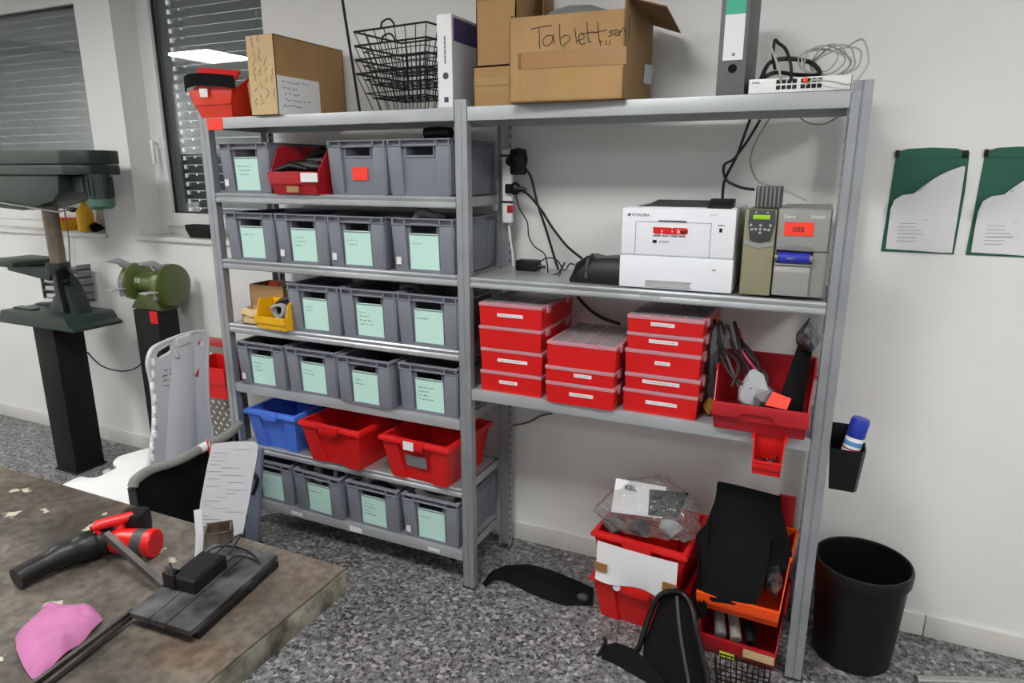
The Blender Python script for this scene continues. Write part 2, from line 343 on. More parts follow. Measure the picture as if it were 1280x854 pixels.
# ================================================================ grey crates
def make_crate():
    t = thing('storage_crate', 'x', 'crate', (0, 0, 0), 0, 'grey crates in the left shelf bay')
    W, D, HH, w = .1470, .396, .22, .005
    tp = lambda p: (p.x*(.945+.055*min(1, p.z/.17)), .198+(p.y-.198)*(.955+.045*min(1, p.z/.17)), p.z)
    m = MB(); a = W-.006; hz0, hz1, hw = .158, .192, .062
    m.box(-a, a, .006, D-.006, 0, w)
    for ya in (.017, D-.017-w):
        m.box(-a, a, ya, ya+w, 0, hz0); m.box(-a, -hw, ya, ya+w, hz0, hz1); m.box(hw, a, ya, ya+w, hz0, hz1); m.box(-a, a, ya, ya+w, hz1, HH-.002)
    m.box(-a, -a+w, .006, D-.006, 0, HH-.002); m.box(a-w, a, .006, D-.006, 0, HH-.002)
    # corner columns, hollow look
    for sx in (-1, 1):
        for yy, s in ((.0, 1), (D, -1)):
            x0, x1 = sorted((sx*a*.995, sx*(a-.060)))
            ya, yb = sorted((yy+s*.003, yy+s*.021)); m.box(x0, x1, ya, yb, .004, HH-.024, .005)
        for y0, y1 in ((.004, .07), (D-.07, D-.004)):
            x0, x1 = sorted((sx*(a), sx*(a+.006))); m.box(x0, x1, y0, y1, .004, HH-.022, .002)
    m.box(-a+.02, a-.02, .008, .014, .002, .012)
    m.tf(tp); body = m.build('crate_body', 'crate_grey', t)
    r = MB()
    def fl(z0, z1, o, i):
        r.box(-W-o, W+o, -o, i, z0, z1, .0015, seg=1); r.box(-W-o, W+o, D-i, D+o, z0, z1, .0015, seg=1); r.box(-W-o, -W-o+i+o, i, D-i, z0, z1, .0015, seg=1); r.box(W-i, W+o, i, D-i, z0, z1, .0015, seg=1)
    fl(HH-.006, HH, .002, .020); fl(HH-.029, HH-.024, .001, .018)
    for x in (-.142, -.085, .08, .137):
        for yy in (.001, D-.007): r.box(x, x+.006, yy-.002, yy+.008, HH-.026, HH-.003)
    for y in (.02, .1, .19, .29, .37):
        for xx in (-W+.001, W-.007): r.box(xx, xx+.006, y, y+.005, HH-.024, HH-.003)
    r.build('crate_rim', 'crate_grey', t)
    h = MB(); z0, z1 = hz0-.004, hz1+.004
    h.box(-hw-.004, hw+.004, .013, .020, z0-.004, z0+.002, .0015); h.box(-hw-.004, hw+.004, .013, .020, z1-.002, z1+.003, .0015)
    h.box(-hw-.006, -hw, .013, .020, z0, z1, .0015); h.box(hw, hw+.006, .013, .020, z0, z1, .0015)
    h.build('handle_frame', 'crate_grey', t)
    lab = MB().grid(lambda u, v: (-.068+.138*u, .0150+.001*math.sin(u*3)+.004*(1-v)-.004*v*v*.3, .004+.155*v), 8, 6, .0008).build('paper_label', 'mint', t)
    return t
CR = make_crate()
def writing(label_obj, seed):
    m = MB(); q = random.Random(seed); n = q.choice((1, 2, 2, 3, 4))
    scrawl(m, (-.058, .0135, .118), (1, 0, 0), (0, -.03, 1), .085, n, .018, .006, seed, .0007)
    o = m.build('handwriting', 'ink', label_obj, smooth=0)
def bar_tag(t, x):
    m = MB().box(x, x+.022, .003, .0062, .03, .06); m.build('barcode_sticker', 'white_label', t)
rows = {5: 'just under the top board', 4: 'in the second row down', 3: 'in the third row down', 2: 'in the fourth row down', 0: 'in the bottom row'}
spec = [ # row, centre x, front y, rot, position words, label?, sticker
 (5, .188, .004, 0, 'leftmost, beside the red parts bin', 1, 1), (5, .808, .004, 0, 'bearing an orange sticker', 0, 0), (5, 1.108, .002, 0, 'unlabelled, against the middle post', 0, 0),
 (4, .183, .004, 0, 'leftmost of four', 1, 0), (4, .487, .004, .0, 'second of four from left', 1, 1), (4, .787, -.004, .0, 'third of four from left', 1, 1), (4, 1.118, -.004, 0, 'rightmost, against the middle post', 1, 1),
 (3, .528, .0, 0, 'right of the yellow bin', 1, 0), (3, .828, .0, 0, 'middle of three', 1, 0), (3, 1.128, -.002, 0, 'rightmost, against the middle post', 1, 0),
 (2, .190, -.012, 0, 'leftmost of four', 1, 1), (2, .496, -.008, .0, 'second of four from left', 1, 0), (2, .806, -.03, -.02, 'third of four, pulled forward', 1, 0), (2, 1.122, -.004, 0, 'rightmost, against the middle post', 1, 0),
 (0, .165, .0, 0, 'leftmost, in deep shade', 1, 0), (0, .478, -.012, -.045, 'second of four, turned slightly', 1, 0), (0, .795, -.004, -.02, 'third of four with grey tube', 1, 0), (0, 1.11, -.002, 0, 'rightmost, against the middle post', 1, 1)]
CRATES = []
for i, (r, x, y, rz, words, lab, stk) in enumerate(spec):
    kind = 'grey plastic crate with mint label' if lab else 'grey plastic crate'
    t = dup(CR, (x, y, H[r]), rz, ('%s, %s, %s' % (kind, words, rows[r])).replace('grey plastic crate with', 'grey crate with'), skip=() if lab else ('paper_label',))
    CRATES.append(t)
    if lab: writing([k for k in kids(t) if k.name.startswith('paper_label')][0], 40+i)
    if stk: bar_tag(t, -.128)
    if i == 1:
        s = MB().box(-.035, .042, .0155, .0205, .06, .112).build('orange_sticker', 'neon_red', t)
        q = MB(); scrawl(q, (-.03, .015, .105), (1, 0, 0), (0, 0, 1), .05, 1, .01, .005, 3, .0006); q.build('printing', 'purple', s)
for o in [CR]+kids(CR): bpy.data.objects.remove(o)
# ================================================================ red and blue nestable tubs
def make_tub(w, d, h, color, label, cat, loc, rz=0, group=None):
    t = thing('plastic_tub', label, cat, loc, rz, group); m = MB()
    def ringpts(z, k, inset):
        W, D = w/2*k-inset, d*k; y0 = (d-D)/2+inset; y1 = d-(d-D)/2-inset; n = .035*k; c = .012
        # outline with stepped corners
        return [Vector(p) for p in [(-W, y0+.0, z), (-W*.52, y0, z), (-W*.50, y0+c, z), (W*.50, y0+c, z), (W*.52, y0, z), (W, y0, z), (W, y1, z), (W*.52, y1, z), (W*.5, y1-c, z), (-W*.5, y1-c, z), (-W*.52, y1, z), (-W, y1, z)]]
    f = .80
    m.poly([ringpts(0, f, 0), ringpts(h*.97, .97, 0), ringpts(h*.97, .97, .004), ringpts(.005, f, .004)], cap=True)
    b = m.build('tub_body', color, t, smooth=20)
    r = MB(); W = w/2; rr = .017
    prof = [(0, 0), (-rr, -.002), (-rr-.004, -.010), (-rr-.004, -.022), (-rr, -.022), (-rr+.002, -.006), (.002, -.005)]
    path = [(-W+rr, rr, -1, -1), (W-rr, rr, 1, -1), (W-rr, d-rr, 1, 1), (-W+rr, d-rr, -1, 1)]
    rings = []
    for (px, py, sx, sy) in path+[path[0]]:
        rings.append([Vector((px-sx*p[0], py-sy*p[0], h+p[1])) for p in prof])
    r.poly(rings, cap=False); r.build('tub_rim', color, t, smooth=30)
    g = MB()
    g.prism([(-w*.17, h+.001), (-w*.13, h+.004), (w*.13, h+.004), (w*.17, h+.001), (w*.15, h-.034), (w*.12, h-.040), (-w*.12, h-.040), (-w*.15, h-.034)], 'y', -.010, .012, .004)
    g.build('grip', color, t, smooth=40)
    return t
zz = H[1]
tb = make_tub(.315, .36, .2, 'blue_plastic', 'blue plastic tub, leftmost in the fifth row of the left bay', 'tub', (.235, -.03, zz), 0, 'tubs in the fifth row')
make_tub(.36, .38, .205, 'red_plastic', 'red plastic tub without label beside the blue tub', 'tub', (.62, -.065, zz), -.06, 'tubs in the fifth row')
t = make_tub(.36, .38, .205, 'red_plastic', 'red plastic tub with pale label plate, against the middle post', 'tub', (1.07, -.055, zz), -.05, 'tubs in the fifth row')
MB().slab([(-.055, .026, .075), (.055, .026, .075), (.055, .018, .13), (-.055, .018, .13)], .002, (0, -1, 0)).build('label_plate', 'mid_grey', t)
MB().slab([(-.04, -.013, .166), (.012, -.013, .166), (.012, -.013, .205), (-.04, -.013, .205)], .002, (0, -1, 0)).build('paper_tag', 'paper', t)
# ================================================================ open front bins
def make_pick_bin(name, w, d, h, fl, color, label, cat, loc, rz=0, group=None, flare=.9, lipm=None):
    """stacking bin: high back, sloped sides, low front lip"""
    t = thing(name, label, cat, loc, rz, group); m = MB(); W = w/2; e = .004; Wb = W*flare
    side = [(d*.05, 0), (0, fl*.45), (-.0, fl), (d*.03, fl), (d*.22, h*.97), (d*.30, h), (d, h), (d, 0)]
    def sh(sgn):
        a = []
        for (y, z) in side: a.append((y, z, sgn*(Wb+(W-Wb)*z/h)))
        r0 = [Vector((x, y, z)) for y, z, x in a]; r1 = [Vector((x-sgn*e, y, z)) for y, z, x in a]
        m.poly([r0, r1])
    sh(-1); sh(1)
    m.box(-Wb, Wb, d*.05, d, 0, e)
    m.poly([[Vector((-W, d-e, h)), Vector((W, d-e, h)), Vector((W, d, h)), Vector((-W, d, h))], [Vector((-Wb, d-e, 0)), Vector((Wb, d-e, 0)), Vector((Wb, d, 0)), Vector((-Wb, d, 0))]])
    k = Wb+(W-Wb)*fl*.45/h; k2 = Wb+(W-Wb)*fl/h
    m.slab([(-Wb, d*.05, 0), (Wb, d*.05, 0), (k, 0, fl*.45), (-k, 0, fl*.45)], e, (0, 1, 0))
    b = m.build('bin_body', color, t, smooth=25)
    l = MB(); l.slab([(-k, 0, fl*.45), (k, 0, fl*.45), (k2, -.004, fl), (-k2, -.004, fl)], .006, (0, -1, 0), .002)
    l.box(-k2, k2, -.012, .004, fl-.004, fl+.002, .002); l.build('front_lip', lipm or color, t, smooth=25)
    r = MB()
    for s in (-1, 1): 
        x0, x1 = sorted((s*(W-e), s*(W+.006))); r.box(x0, x1, d*.28, d, h-.008, h+.002, .002)
    r.box(-W, W, d-.002, d+.006, h-.008, h+.002, .002); r.build('bin_rim', color, t)
    return t
t = make_pick_bin('parts_bin', .288, .36, .205, .092, 'red_dark', 'red open-front parts bin full of black tools beside the leftmost top crate', 'bin', (.495, -.03, H[5]), 0, None, .84)
MB().box(.06, .148, -.0185, -.0125, .052, .09).build('white_card', 'paper', t); MB().box(-.03, .035, .004, .006, .008, .034).tf(lambda p: (p.x, p.y-.012, p.z)).build('tan_card', 'card', t)
for k in range(7):
    y = .04+.03*k; a = rnd.uniform(-.3, .3); x = rnd.uniform(-.05, .05)
    p = [Vector((x-.085, y+.05*a, .10+.010*k)), Vector((x, y, .115+.01*k+rnd.uniform(-.02, .02))), Vector((x+.085, y-.05*a, .105+.009*k))]
    m = MB(); m.tube([Vector((.495, -.03, H[5]))+q for q in p], [.012, .017, .009], 10, sub=0)
    o = m.build('hand_tool', ['black_plastic', 'dark_grey', 'black_matte'][k % 3]); tag(o, 'dark hand tool lying in the red open-front bin under the top board', 'tool', 'tools in the red parts bin')
    o.location = (0, 0, 0)
# third row: cartons + yellow bin
def carton(name, x0, x1, y0, y1, z0, z1, label, color='card', openm=False):
    t = thing(name, label, 'box', ((x0+x1)/2, y0, z0)); m = MB(); e = .004
    m.box(x0, x1, y0, y1, z0, z0+e).box(x0, x1, y0, y0+e, z0, z1).box(x0, x1, y1-e, y1, z0, z1).box(x0, x0+e, y0, y1, z0, z1).box(x1-e, x1, y0, y1, z0, z1)
    if not openm: m.box(x0, x1, y0, y1, z1-e, z1)
    m.build('box_body', color, t, True, smooth=0); return t
p = Y(300, 385, .02); q = Y(326, 402, .02)
t = carton('small_carton', p.x+.01, p.x+.135, .02, .095, H[3], H[3]+.075, 'small torn cardboard carton at the left end of the third row', 'card_light', True)
MB().grid(lambda u, v: (p.x+.01+.125*u, .02-.012*v, H[3]+.075-.03*v+.006*math.sin(u*9)), 8, 3, .003).build('torn_flap', 'card_light', t, True)
bx0, bx1, bzt = Y(313, 370, .10).x, Y(356, 380, .10).x, Y(335, 357, .10).z
t = carton('cardboard_box', bx0, bx1, .10, .24, H[3], bzt, 'brown cardboard box standing behind the yellow bin', 'card', True)
MB().grid(lambda u, v: (bx0+.10+.06*u, .10+.02+.01*v, bzt-.02+.035*v), 2, 2, .003).build('orange_card', 'neon_red', t, True)
yx0, yx1 = Y(318, 402, -.03).x, Y(359, 408, -.03).x; yc_ = (yx0+yx1)/2
yb = make_pick_bin('yellow_bin', yx1-yx0-.004, .115, .128, .058, 'yellow_plastic', 'small yellow open-front bin holding black coiled cable in third row', 'bin', (yc_, -.03, H[3]), -.05, None, .95)
tag(MB().tube([(bx0-.02, .31, H[3]+.262), (bx0+.25, .31, H[3]+.262), (bx0+.46, .31, H[3]+.258)], .036, 14).build('rolled_mat', 'dark_grey'), 'dark grey rolled mat lying over the crates behind the third row', 'mat')
m = MB()
for k in range(4): m.tube([Vector((yc_, .02+.008*k, H[3]+.075))+Vector((.032*math.cos(a), .010*math.sin(a*2), .032*math.sin(a))) for a in [2*PI*i/20 for i in range(20)]], .006, 6, closed=True)
tag(m.build('coiled_cable', 'light_grey'), 'coiled grey cable in the yellow bin', 'cable')
m = MB().tube([(yc_-.03, .05, H[3]+.02), (yc_-.035, .06, H[3]+.09), (yc_+.0, .06, H[3]+.12), (yc_+.05, .06, H[3]+.135)], .016, 10, sub=6); tag(m.build('black_hose', 'black_plastic'), 'short black hose in the yellow bin', 'hose')
# things sticking out of crates
def curve_thing(name, pts, r, m, label, cat, group=None, sub=6, flat=1):
    return tag(MB().tube(pts, r, 12, sub=sub, flat=flat).build(name, m), label, cat, group)
h0 = H[0]
curve_thing('padded_tube', [(.43, .05, h0+.12), (.42, .09, h0+.215), (.47, .16, h0+.235), (.52, .22, h0+.20)], .022, 'tube_grey', 'bent grey padded tube sticking out of the turned bottom crate', 'tube')
curve_thing('plastic_hoop', [(.52, .08, h0+.12), (.515, .10, h0+.2), (.54, .13, h0+.215), (.565, .14, h0+.1)], .012, 'light_grey', 'thin pale plastic hoop in the turned bottom crate', 'hoop')
curve_thing('padded_tube', [(.71, .06, h0+.18), (.74, .08, h0+.225), (.82, .09, h0+.235), (.90, .10, h0+.2)], .026, 'tube_grey', 'thick grey padded tube on the third bottom crate', 'tube')
curve_thing('padded_tube', [(1.02, .05, h0+.235), (1.06, .05, h0+.20), (1.13, .06, h0+.19), (1.2, .08, h0+.21)], .022, 'tube_grey', 'grey padded tube curving over the rightmost bottom crate', 'tube')
curve_thing('cable_loop', [(1.0, .08, H[3]+.19), (.97, .06, H[3]+.235), (1.02, .07, H[3]+.24), (1.05, .1, H[3]+.21)], .012, 'dark_grey', 'dark cable loop at the rightmost crate of the third row', 'cable')
curve_thing('crumpled_wrap', [(1.04, .07, H[4]+.2), (1.07, .08, H[4]+.24), (1.11, .09, H[4]+.225), (1.15, .12, H[4]+.21)], [.02]*19, 'mid_grey', 'crumpled grey wrap on the rightmost crate of the second row', 'wrap')
curve_thing('black_pouch', [(1.07, .12, H[5]+.243), (1.13, .12, H[5]+.248), (1.2, .12, H[5]+.243)], [.012]+[.024]*11+[.012], 'black_plastic', 'flat black pouch on the unlabelled crate under the top board', 'pouch')
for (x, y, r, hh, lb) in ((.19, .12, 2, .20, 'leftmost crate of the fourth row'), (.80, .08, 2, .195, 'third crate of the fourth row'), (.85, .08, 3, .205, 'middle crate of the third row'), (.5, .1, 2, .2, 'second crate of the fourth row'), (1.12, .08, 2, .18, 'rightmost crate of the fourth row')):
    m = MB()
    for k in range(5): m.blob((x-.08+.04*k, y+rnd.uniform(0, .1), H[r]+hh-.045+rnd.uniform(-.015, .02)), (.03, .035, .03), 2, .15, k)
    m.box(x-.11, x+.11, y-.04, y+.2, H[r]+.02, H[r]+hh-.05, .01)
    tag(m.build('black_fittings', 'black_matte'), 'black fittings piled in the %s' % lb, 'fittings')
# ================================================================ printer
def text_part(parent, name, txt, size, o, m, ux=(1, 0, 0), uz=(0, 0, 1), world=True, bold=False):
    return MB().text(txt, size, o, ux, uz, bold=bold).build(name, m, parent, world, smooth=0)
px0, px1, py, pz, pw = 1.938, 2.325, .012, HM, 0
ph = .288
pr = thing('laser_printer', 'white laser printer with red sticker on the middle shelf', 'printer', ((px0+px1)/2, .2, pz))
def rc(a, b, c, d, e, f, bev=.006): return MB().box(a, b, c, d, e, f, bev)
rc(px0, px1, py+.012, py+.385, pz+.012, pz+ph, .012).build('printer_body', 'printer_white', pr, True)
rc(px0-.002, px1+.002, py, py+.36, pz+.004, pz+.118, .006).build('paper_cassette', 'printer_white', pr, True)
rc(px0, px1, py+.004, py+.03, pz+.1215, pz+ph-.004, .006).build('front_panel', 'printer_white', pr, True)
m = MB(); m.box(px0+.05, px0+.052, py+.0025, py+.006, pz+.122, pz+.235); m.box(px1-.08, px1-.078, py+.0025, py+.006, pz+.122, pz+.24); m.box(px0+.052, px1-.078, py+.0025, py+.006, pz+.2365, pz+.238); m.build('panel_seam', 'printer_line', pr, True)
MB().box(px0+.13, px0+.225, py+.0005, py+.006, pz+.239, pz+.243).build('grip_slot', 'dark_grey', pr, True)
m = MB(); m.box(px0+.095, px0+.255, py-.004, py+.004, pz+.012, pz+.0145).box(px0+.095, px0+.255, py-.0035, py+.002, pz+.030, pz+.034, .001).box(px0+.095, px0+.099, py-.003, py+.002, pz+.012, pz+.034); m.build('cassette_handle', 'light_grey', pr, True)
MB().box(px0+.10, px0+.25, py-.0015, py+.002, pz+.014, pz+.031).build('handle_recess', 'light_grey', pr, True)
m = MB(); m.prism([(py+.03, pz+ph-.003), (py+.34, pz+ph-.003), (py+.34, pz+ph+.012), (py+.22, pz+ph+.0015), (py+.03, pz+ph+.0015)], 'x', px0+.05, px1-.075); m.build('output_tray', 'black_plastic', pr, True)
m = MB(); m.prism([(py+.015, pz+ph-.004), (py+.015, pz+ph+.006), (py+.075, pz+ph+.028), (py+.11, pz+ph+.028), (py+.11, pz+ph-.004)], 'x', px1-.098, px1-.018, .003); m.build('control_panel', 'black_plastic', pr, True)
MB().box(px1-.052, px1-.042, py+.002, py+.006, pz+.208, pz+.222, .002).build('power_switch', 'black_plastic', pr, True); MB().box(px1-.058, px1-.036, py+.0028, py+.005, pz+.230, pz+.2325).build('usb_slot', 'dark_grey', pr, True)
text_part(pr, 'brand_name', 'KYOCERA', .0135, (px0+.036, py+.0035, pz+.255), 'dark_grey')
m = MB()
for a in (0, 60, 120): m.box(-.006, .006, -.0006, .0006, -.0012, .0012, 0, Matrix.Translation((px0+.026, py+.003, pz+.2595)) @ Matrix.Rotation(math.radians(a), 4, 'Y'))
m.build('brand_mark', 'dark_grey', pr, True)
text_part(pr, 'model_name', 'ECOSYS', .007, (px1-.085, py+.0035, pz+.262), 'light_grey'); text_part(pr, 'tray_number', '300', .009, (px1-.066, py-.0008, pz+.078), 'mid_grey')
sk = MB().box(px0+.113, px0+.232, py+.0015, py+.005, pz+.196, pz+.219).build('red_sticker', 'red_plastic', pr, True)
text_part(sk, 'sticker_letters', 'k', .022, (px0+.196, py+.0013, pz+.2), 'white_label', bold=True); text_part(sk, 'sticker_letters', 'ws', .022, (px0+.207, py+.0013, pz+.2), 'black_plastic', bold=True)
m = MB(); q = random.Random(5)
for k in range(9): m.blob((px0+.113+q.choice((0, .117, .03, .066))+q.uniform(-.002, .002), py+.001, pz+q.choice((.197, .218, .206))), (.003, .0008, .003), 1, .5, k)
m.build('sticker_wear', 'printer_white', sk, True)
m = MB(); tr = random.Random(2); x = px0+.113
while x < px0+.228: d = tr.uniform(.003, .005); m.box(x, x+d*.7, py+.0028, py+.005, pz+.187, pz+.187+tr.choice((.004, .0055))); x += d if tr.random() < .85 else d+.004
m.build('sticker_caption', 'dark_grey', pr, True, smooth=0)
text_part(pr, 'sticker_line', 'ETISYS', .012, (px0+.136, py+.0035, pz+.165), 'mid_grey'); MB().box(px0+.113, px0+.127, py+.0025, py+.005, pz+.164, pz+.175).build('sticker_mark', 'black_plastic', pr, True)
# ---------------------------------------------------------------- label printer
zx0, zx1, zy = 2.352, 2.612, .008; zm = 2.352+.098; zh = .292
zp = thing('label_printer', 'grey and olive label printer with orange 088 sticker beside the white printer', 'label printer', (2.48, .2, HM))
z0 = HM
MB().box(zm+.002, zx1, zy+.012, zy+.38, z0+.008, z0+zh, .008).build('printer_body', 'zebra_grey', zp, True)
m = MB(); m.box(zx0, zm, zy, zy+.38, z0+.006, z0+zh-.004, .008); m.build('side_column', 'olive_grey', zp, True)
c = MB(); c.prism([(zx0+.013, z0+zh-.006), (zm-.006, z0+zh-.006), (zm-.003, z0+zh-.05), (zm-.014, z0+zh-.105), (zx0+.05, z0+zh-.112), (zx0+.022, z0+zh-.105), (zx0+.012, z0+zh-.05)], 'y', zy-.004, zy+.006, .002)
cp = c.build('control_panel', 'dark_grey', zp, True)
MB().prism([(zx0+.004, z0+zh-.10), (zx0+.02, z0+zh-.108), (zx0+.05, z0+zh-.116), (zm-.014, z0+zh-.108), (zm-.002, z0+zh-.1), (zm-.003, z0+zh-.12), (zx0+.05, z0+zh-.13), (zx0+.004, z0+zh-.118)], 'y', zy-.003, zy+.004).build('panel_trim', 'zebra_grey', zp, True)
MB().box(zx0+.026, zm-.02, zy-.0055, zy-.002, z0+zh-.036, z0+zh-.022, .001).build('display', 'lcd', cp, True)
m = MB()
for (a, b) in ((.0, 0), (-.014, -.013), (.014, -.013), (0, -.024), (0, -.012), (-.03, 0), (.03, 0), (-.026, -.014), (.026, -.014)): m.cyl((zx0+.051+a, zy-.0065, z0+zh-.055+b), (zx0+.051+a, zy-.003, z0+zh-.055+b), .0045, 10)
m.build('button', 'light_grey', cp, True)
m = MB()
for a in (.034, .07): m.cyl((zx0+a, zy-.006, z0+zh-.014), (zx0+a, zy-.003, z0+zh-.014), .002, 8)
m.build('indicator', 'white_label', cp, True)
cv = MB().box(zm+.004, zx1-.003, zy+.004, zy+.2, z0+.158, z0+zh-.003, .006).build('media_cover', 'zebra_grey', zp, True)
m = MB(); m.prism([(zm+.004, z0+.160), (zm+.006, z0+.170), (zm+.06, z0+.176), (zx1-.075, z0+.176), (zx1-.045, z0+.170), (zx1-.043, z0+.158)], 'y', zy+.001, zy+.03, .002); m.build('cover_lip', 'mid_grey', zp, True)
MB().box(zm+.008, zx1-.044, zy+.008, zy+.05, z0+.118, z0+.158).build('label_slot', 'black_plastic', zp, True)
m = MB().tube([(zm+.014, zy+.006, z0+.135), (zx1-.052, zy+.006, z0+.135)], .018, 16); m.build('blue_roll', 'blue_film', zp, True); text_part(zp, 'roll_print', 'ZEBRA', .008, (zm+.04, zy-.0135, z0+.132), 'light_grey')
MB().tube([(zm+.005, zy+.002, z0+.114), (zx1-.045, zy+.002, z0+.114)], .005, 10).build('tear_bar', 'steel', zp, True)
m = MB(); m.cyl((zm+.006, zy-.004, z0+.136), (zm+.014, zy-.004, z0+.136), .012, 12).cyl((zx1-.052, zy-.004, z0+.136), (zx1-.044, zy-.004, z0+.136), .012, 12); m.build('roll_end', 'steel', zp, True)
MB().prism([(zy-.004, z0+.012), (zy-.004, z0+.09), (zy+.004, z0+.11), (zy+.04, z0+.11), (zy+.04, z0+.012)], 'x', zm+.005, zx1-.048, .003).build('front_door', 'zebra_grey', zp, True)
s = MB().box(zm+.025, zm+.112, zy+.0015, zy+.005, z0+zh-.085, z0+zh-.042).build('orange_sticker', 'neon_red', zp, True)
text_part(s, 'sticker_number', '088', .0235, (zm+.05, zy+.0012, z0+zh-.073), 'inkblack'); MB().box(zm+.026, zm+.06, zy+.001, zy+.003, z0+zh-.047, z0+zh-.043).build('sticker_stripe', 'magenta', s, True)
text_part(zp, 'brand_name', 'Zebra', .014, (zm+.02, zy+.0035, z0+zh-.03), 'white_label'); text_part(zp, 'model_name', 'ZM400', .014, (zx1-.062, zy+.0035, z0+zh-.03), 'white_label')
rb = thing('ribbed_block', 'grey ribbed block standing on top of the label printer', 'block', (2.418, .06, HM+zh))
m = MB(); a, b = 2.378, 2.458
m.box(a, b, .03, .09, HM+zh, HM+zh+.068, .003); m.build('block_body', 'dark_grey', rb, True)
m = MB()
for k in range(6): x = a+.005+k*.0125; m.box(x, x+.006, .026, .032, HM+zh+.002, HM+zh+.066, .002)
m.build('rib', 'mid_grey', rb, True)
# ================================================================ chargers, power strip, cables
dk = thing('charging_dock', 'black rounded charging dock beside the white printer', 'charger', (1.85, .15, HM))
m = MB(); xs = [1.735, 1.75, 1.79, 1.83, 1.87, 1.93]; tops = [.02, .07, .098, .09, .095, .095]
m.poly([[Vector((x, .05+.0, HM)), Vector((x, .045, HM+t*.55)), Vector((x, .08, HM+t)), Vector((x, .2, HM+t*.98)), Vector((x, .25, HM+t*.6)), Vector((x, .25, HM))] for x, t in zip(xs, tops)]); m.build('dock_body', 'black_plastic', dk, True, smooth=50)
MB().tube([(1.80, .046, HM+.02), (1.80, .06, HM+.085), (1.80, .12, HM+.1)], .006, 6).build('dock_seam', 'dark_grey', dk, True); MB().box(1.895, 1.93, .18, .24, HM+.08, HM+.128, .006).build('battery', 'black_plastic', dk, True)
ps = thing('power_strip', 'white vertical power strip fixed to the rear middle post', 'power strip', (1.36, .375, 1.70))
p0, p1 = Y(636, 187, .375), Y(636, 278, .375); pxc = 1.336
MB().box(pxc-.022, pxc+.022, .342, .364, p1.z, p0.z, .006).build('strip_body', 'handle_white', ps, True)
MB().box(pxc+.004, pxc+.030, .334, .350, p1.z+.045, p1.z+.075, .003).build('switch', 'red_dark', ps, True)
m = MB()
for z in (p0.z-.03, p1.z+.085): m.box(pxc-.026, pxc+.03, .338, .344, z, z+.008)
m.build('strap', 'black_plastic', ps, True)
pl = Y(647, 200, .32)
t = thing('plug_adapter', 'large round black power adapter plugged into the white strip', 'adapter', (pl.x, .33, pl.z-.05))
m = MB().blob((pl.x, .325, pl.z), (.043, .033, .050), 3); m.box(pl.x-.03, pl.x+.035, .30, .345, pl.z-.062, pl.z+.045, .012); m.build('adapter_body', 'black_plastic', t, True); MB().cyl((pl.x, .32, pl.z), (pxc+.01, .345, pl.z-.005), .02).build('plug_pin', 'black_plastic', t, True)
pk = Y(644, 236, .33)
t = thing('power_plug', 'small black plug below the round adapter', 'plug', (pk.x, .33, pk.z)); MB().blob((pk.x, .33, pk.z), (.026, .02, .028), 2).box(pk.x-.045, pk.x-.01, .32, .345, pk.z-.02, pk.z+.02, .006).build('plug_body', 'black_plastic', t, True); MB().tube([(pk.x+.02, .33, pk.z), (pk.x+.05, .33, pk.z-.004)], [.012, .007], 8).build('strain_relief', 'black_plastic', t, True)
ad = Y(660, 331, .26)
t = thing('power_brick', 'small black power brick lying at the left of the middle shelf', 'adapter', (ad.x, .27, HM)); MB().box(ad.x-.05, ad.x+.045, .24, .30, HM, HM+.045, .008).build('brick_body', 'black_plastic', t, True); MB().tube([(ad.x+.045, .27, HM+.02), (ad.x+.075, .27, HM+.018)], [.009, .005], 8).build('strain_relief', 'black_plastic', t, True)
def cable(pix, r, m, label, sub=8):
    pts = [Y(u, v, y) for u, v, y in pix]
    return tag(MB().tube(pts, r, 6, sub=sub).build('cable', m), label, 'cable')
cable([(656, 210, .33), (664, 222, .34), (672, 255, .35), (682, 285, .33), (688, 305, .3), (694, 325, .27), (698, 337, .26)], .0055, 'cable_black', 'thick black cable hanging from the round adapter to the shelf')
cable([(650, 238, .33), (660, 243, .35), (676, 262, .36), (690, 284, .36), (708, 307, .34), (727, 323, .26)], .0055, 'cable_black', 'black cable running from the small plug to the charging dock')
cable([(645, 245, .34), (650, 262, .35), (659, 278, .35), (661, 295, .35), (668, 308, .33), (680, 317, .3), (684, 330, .27), (685, 343, .24)], .003, 'cable_black', 'thin black wire hanging below the small plug')
cable([(669, 331, .27), (683, 323, .26), (696, 325, .24), (705, 338, .2), (712, 330, .15), (718, 331, .12)], .0028, 'cable_black', 'thin black wire from the power brick to the dock', 8)
cable([(685, 343, .22), (697, 342, .2), (706, 328, .2), (699, 347, .18), (712, 350, .14)], .0028, 'cable_black', 'thin black wire tangled in front of the charging dock')
cable([(636, 282, .35), (638, 300, .36), (641, 320, .37), (642, 345, .37), (640, 365, .375)], .005, 'handle_white', 'white supply cable dropping from the power strip')
cable([(722, 371, .38), (735, 385, .43), (752, 397, .45), (775, 405, .46)], .007, 'cable_black', 'black cable sagging behind the red lidded boxes')
cable([(641, 532, .45), (660, 528, .46), (676, 520, .46), (690, 517, .46)], .005, 'mid_grey', 'grey cable along the wall below the lower shelf')
cable([(938, 148, .40), (930, 170, .41), (921, 195, .41), (906, 225, .40), (903, 250, .3)], .0055, 'cable_black', 'black cable dropping from the top board onto the white printer')
cable([(950, 150, .40), (935, 175, .42), (918, 198, .42), (905, 207, .40), (908, 225, .35), (925, 234, .2), (942, 237, .09)], .005, 'cable_black', 'black cable swinging down to the ribbed block')
cable([(962, 148, .40), (946, 175, .43), (938, 200, .44), (944, 222, .4), (955, 230, .35), (975, 236, .3), (996, 245, .24), (1008, 251, .22)], .0035, 'cable_grey', 'pale grey cable trailing behind the label printer')
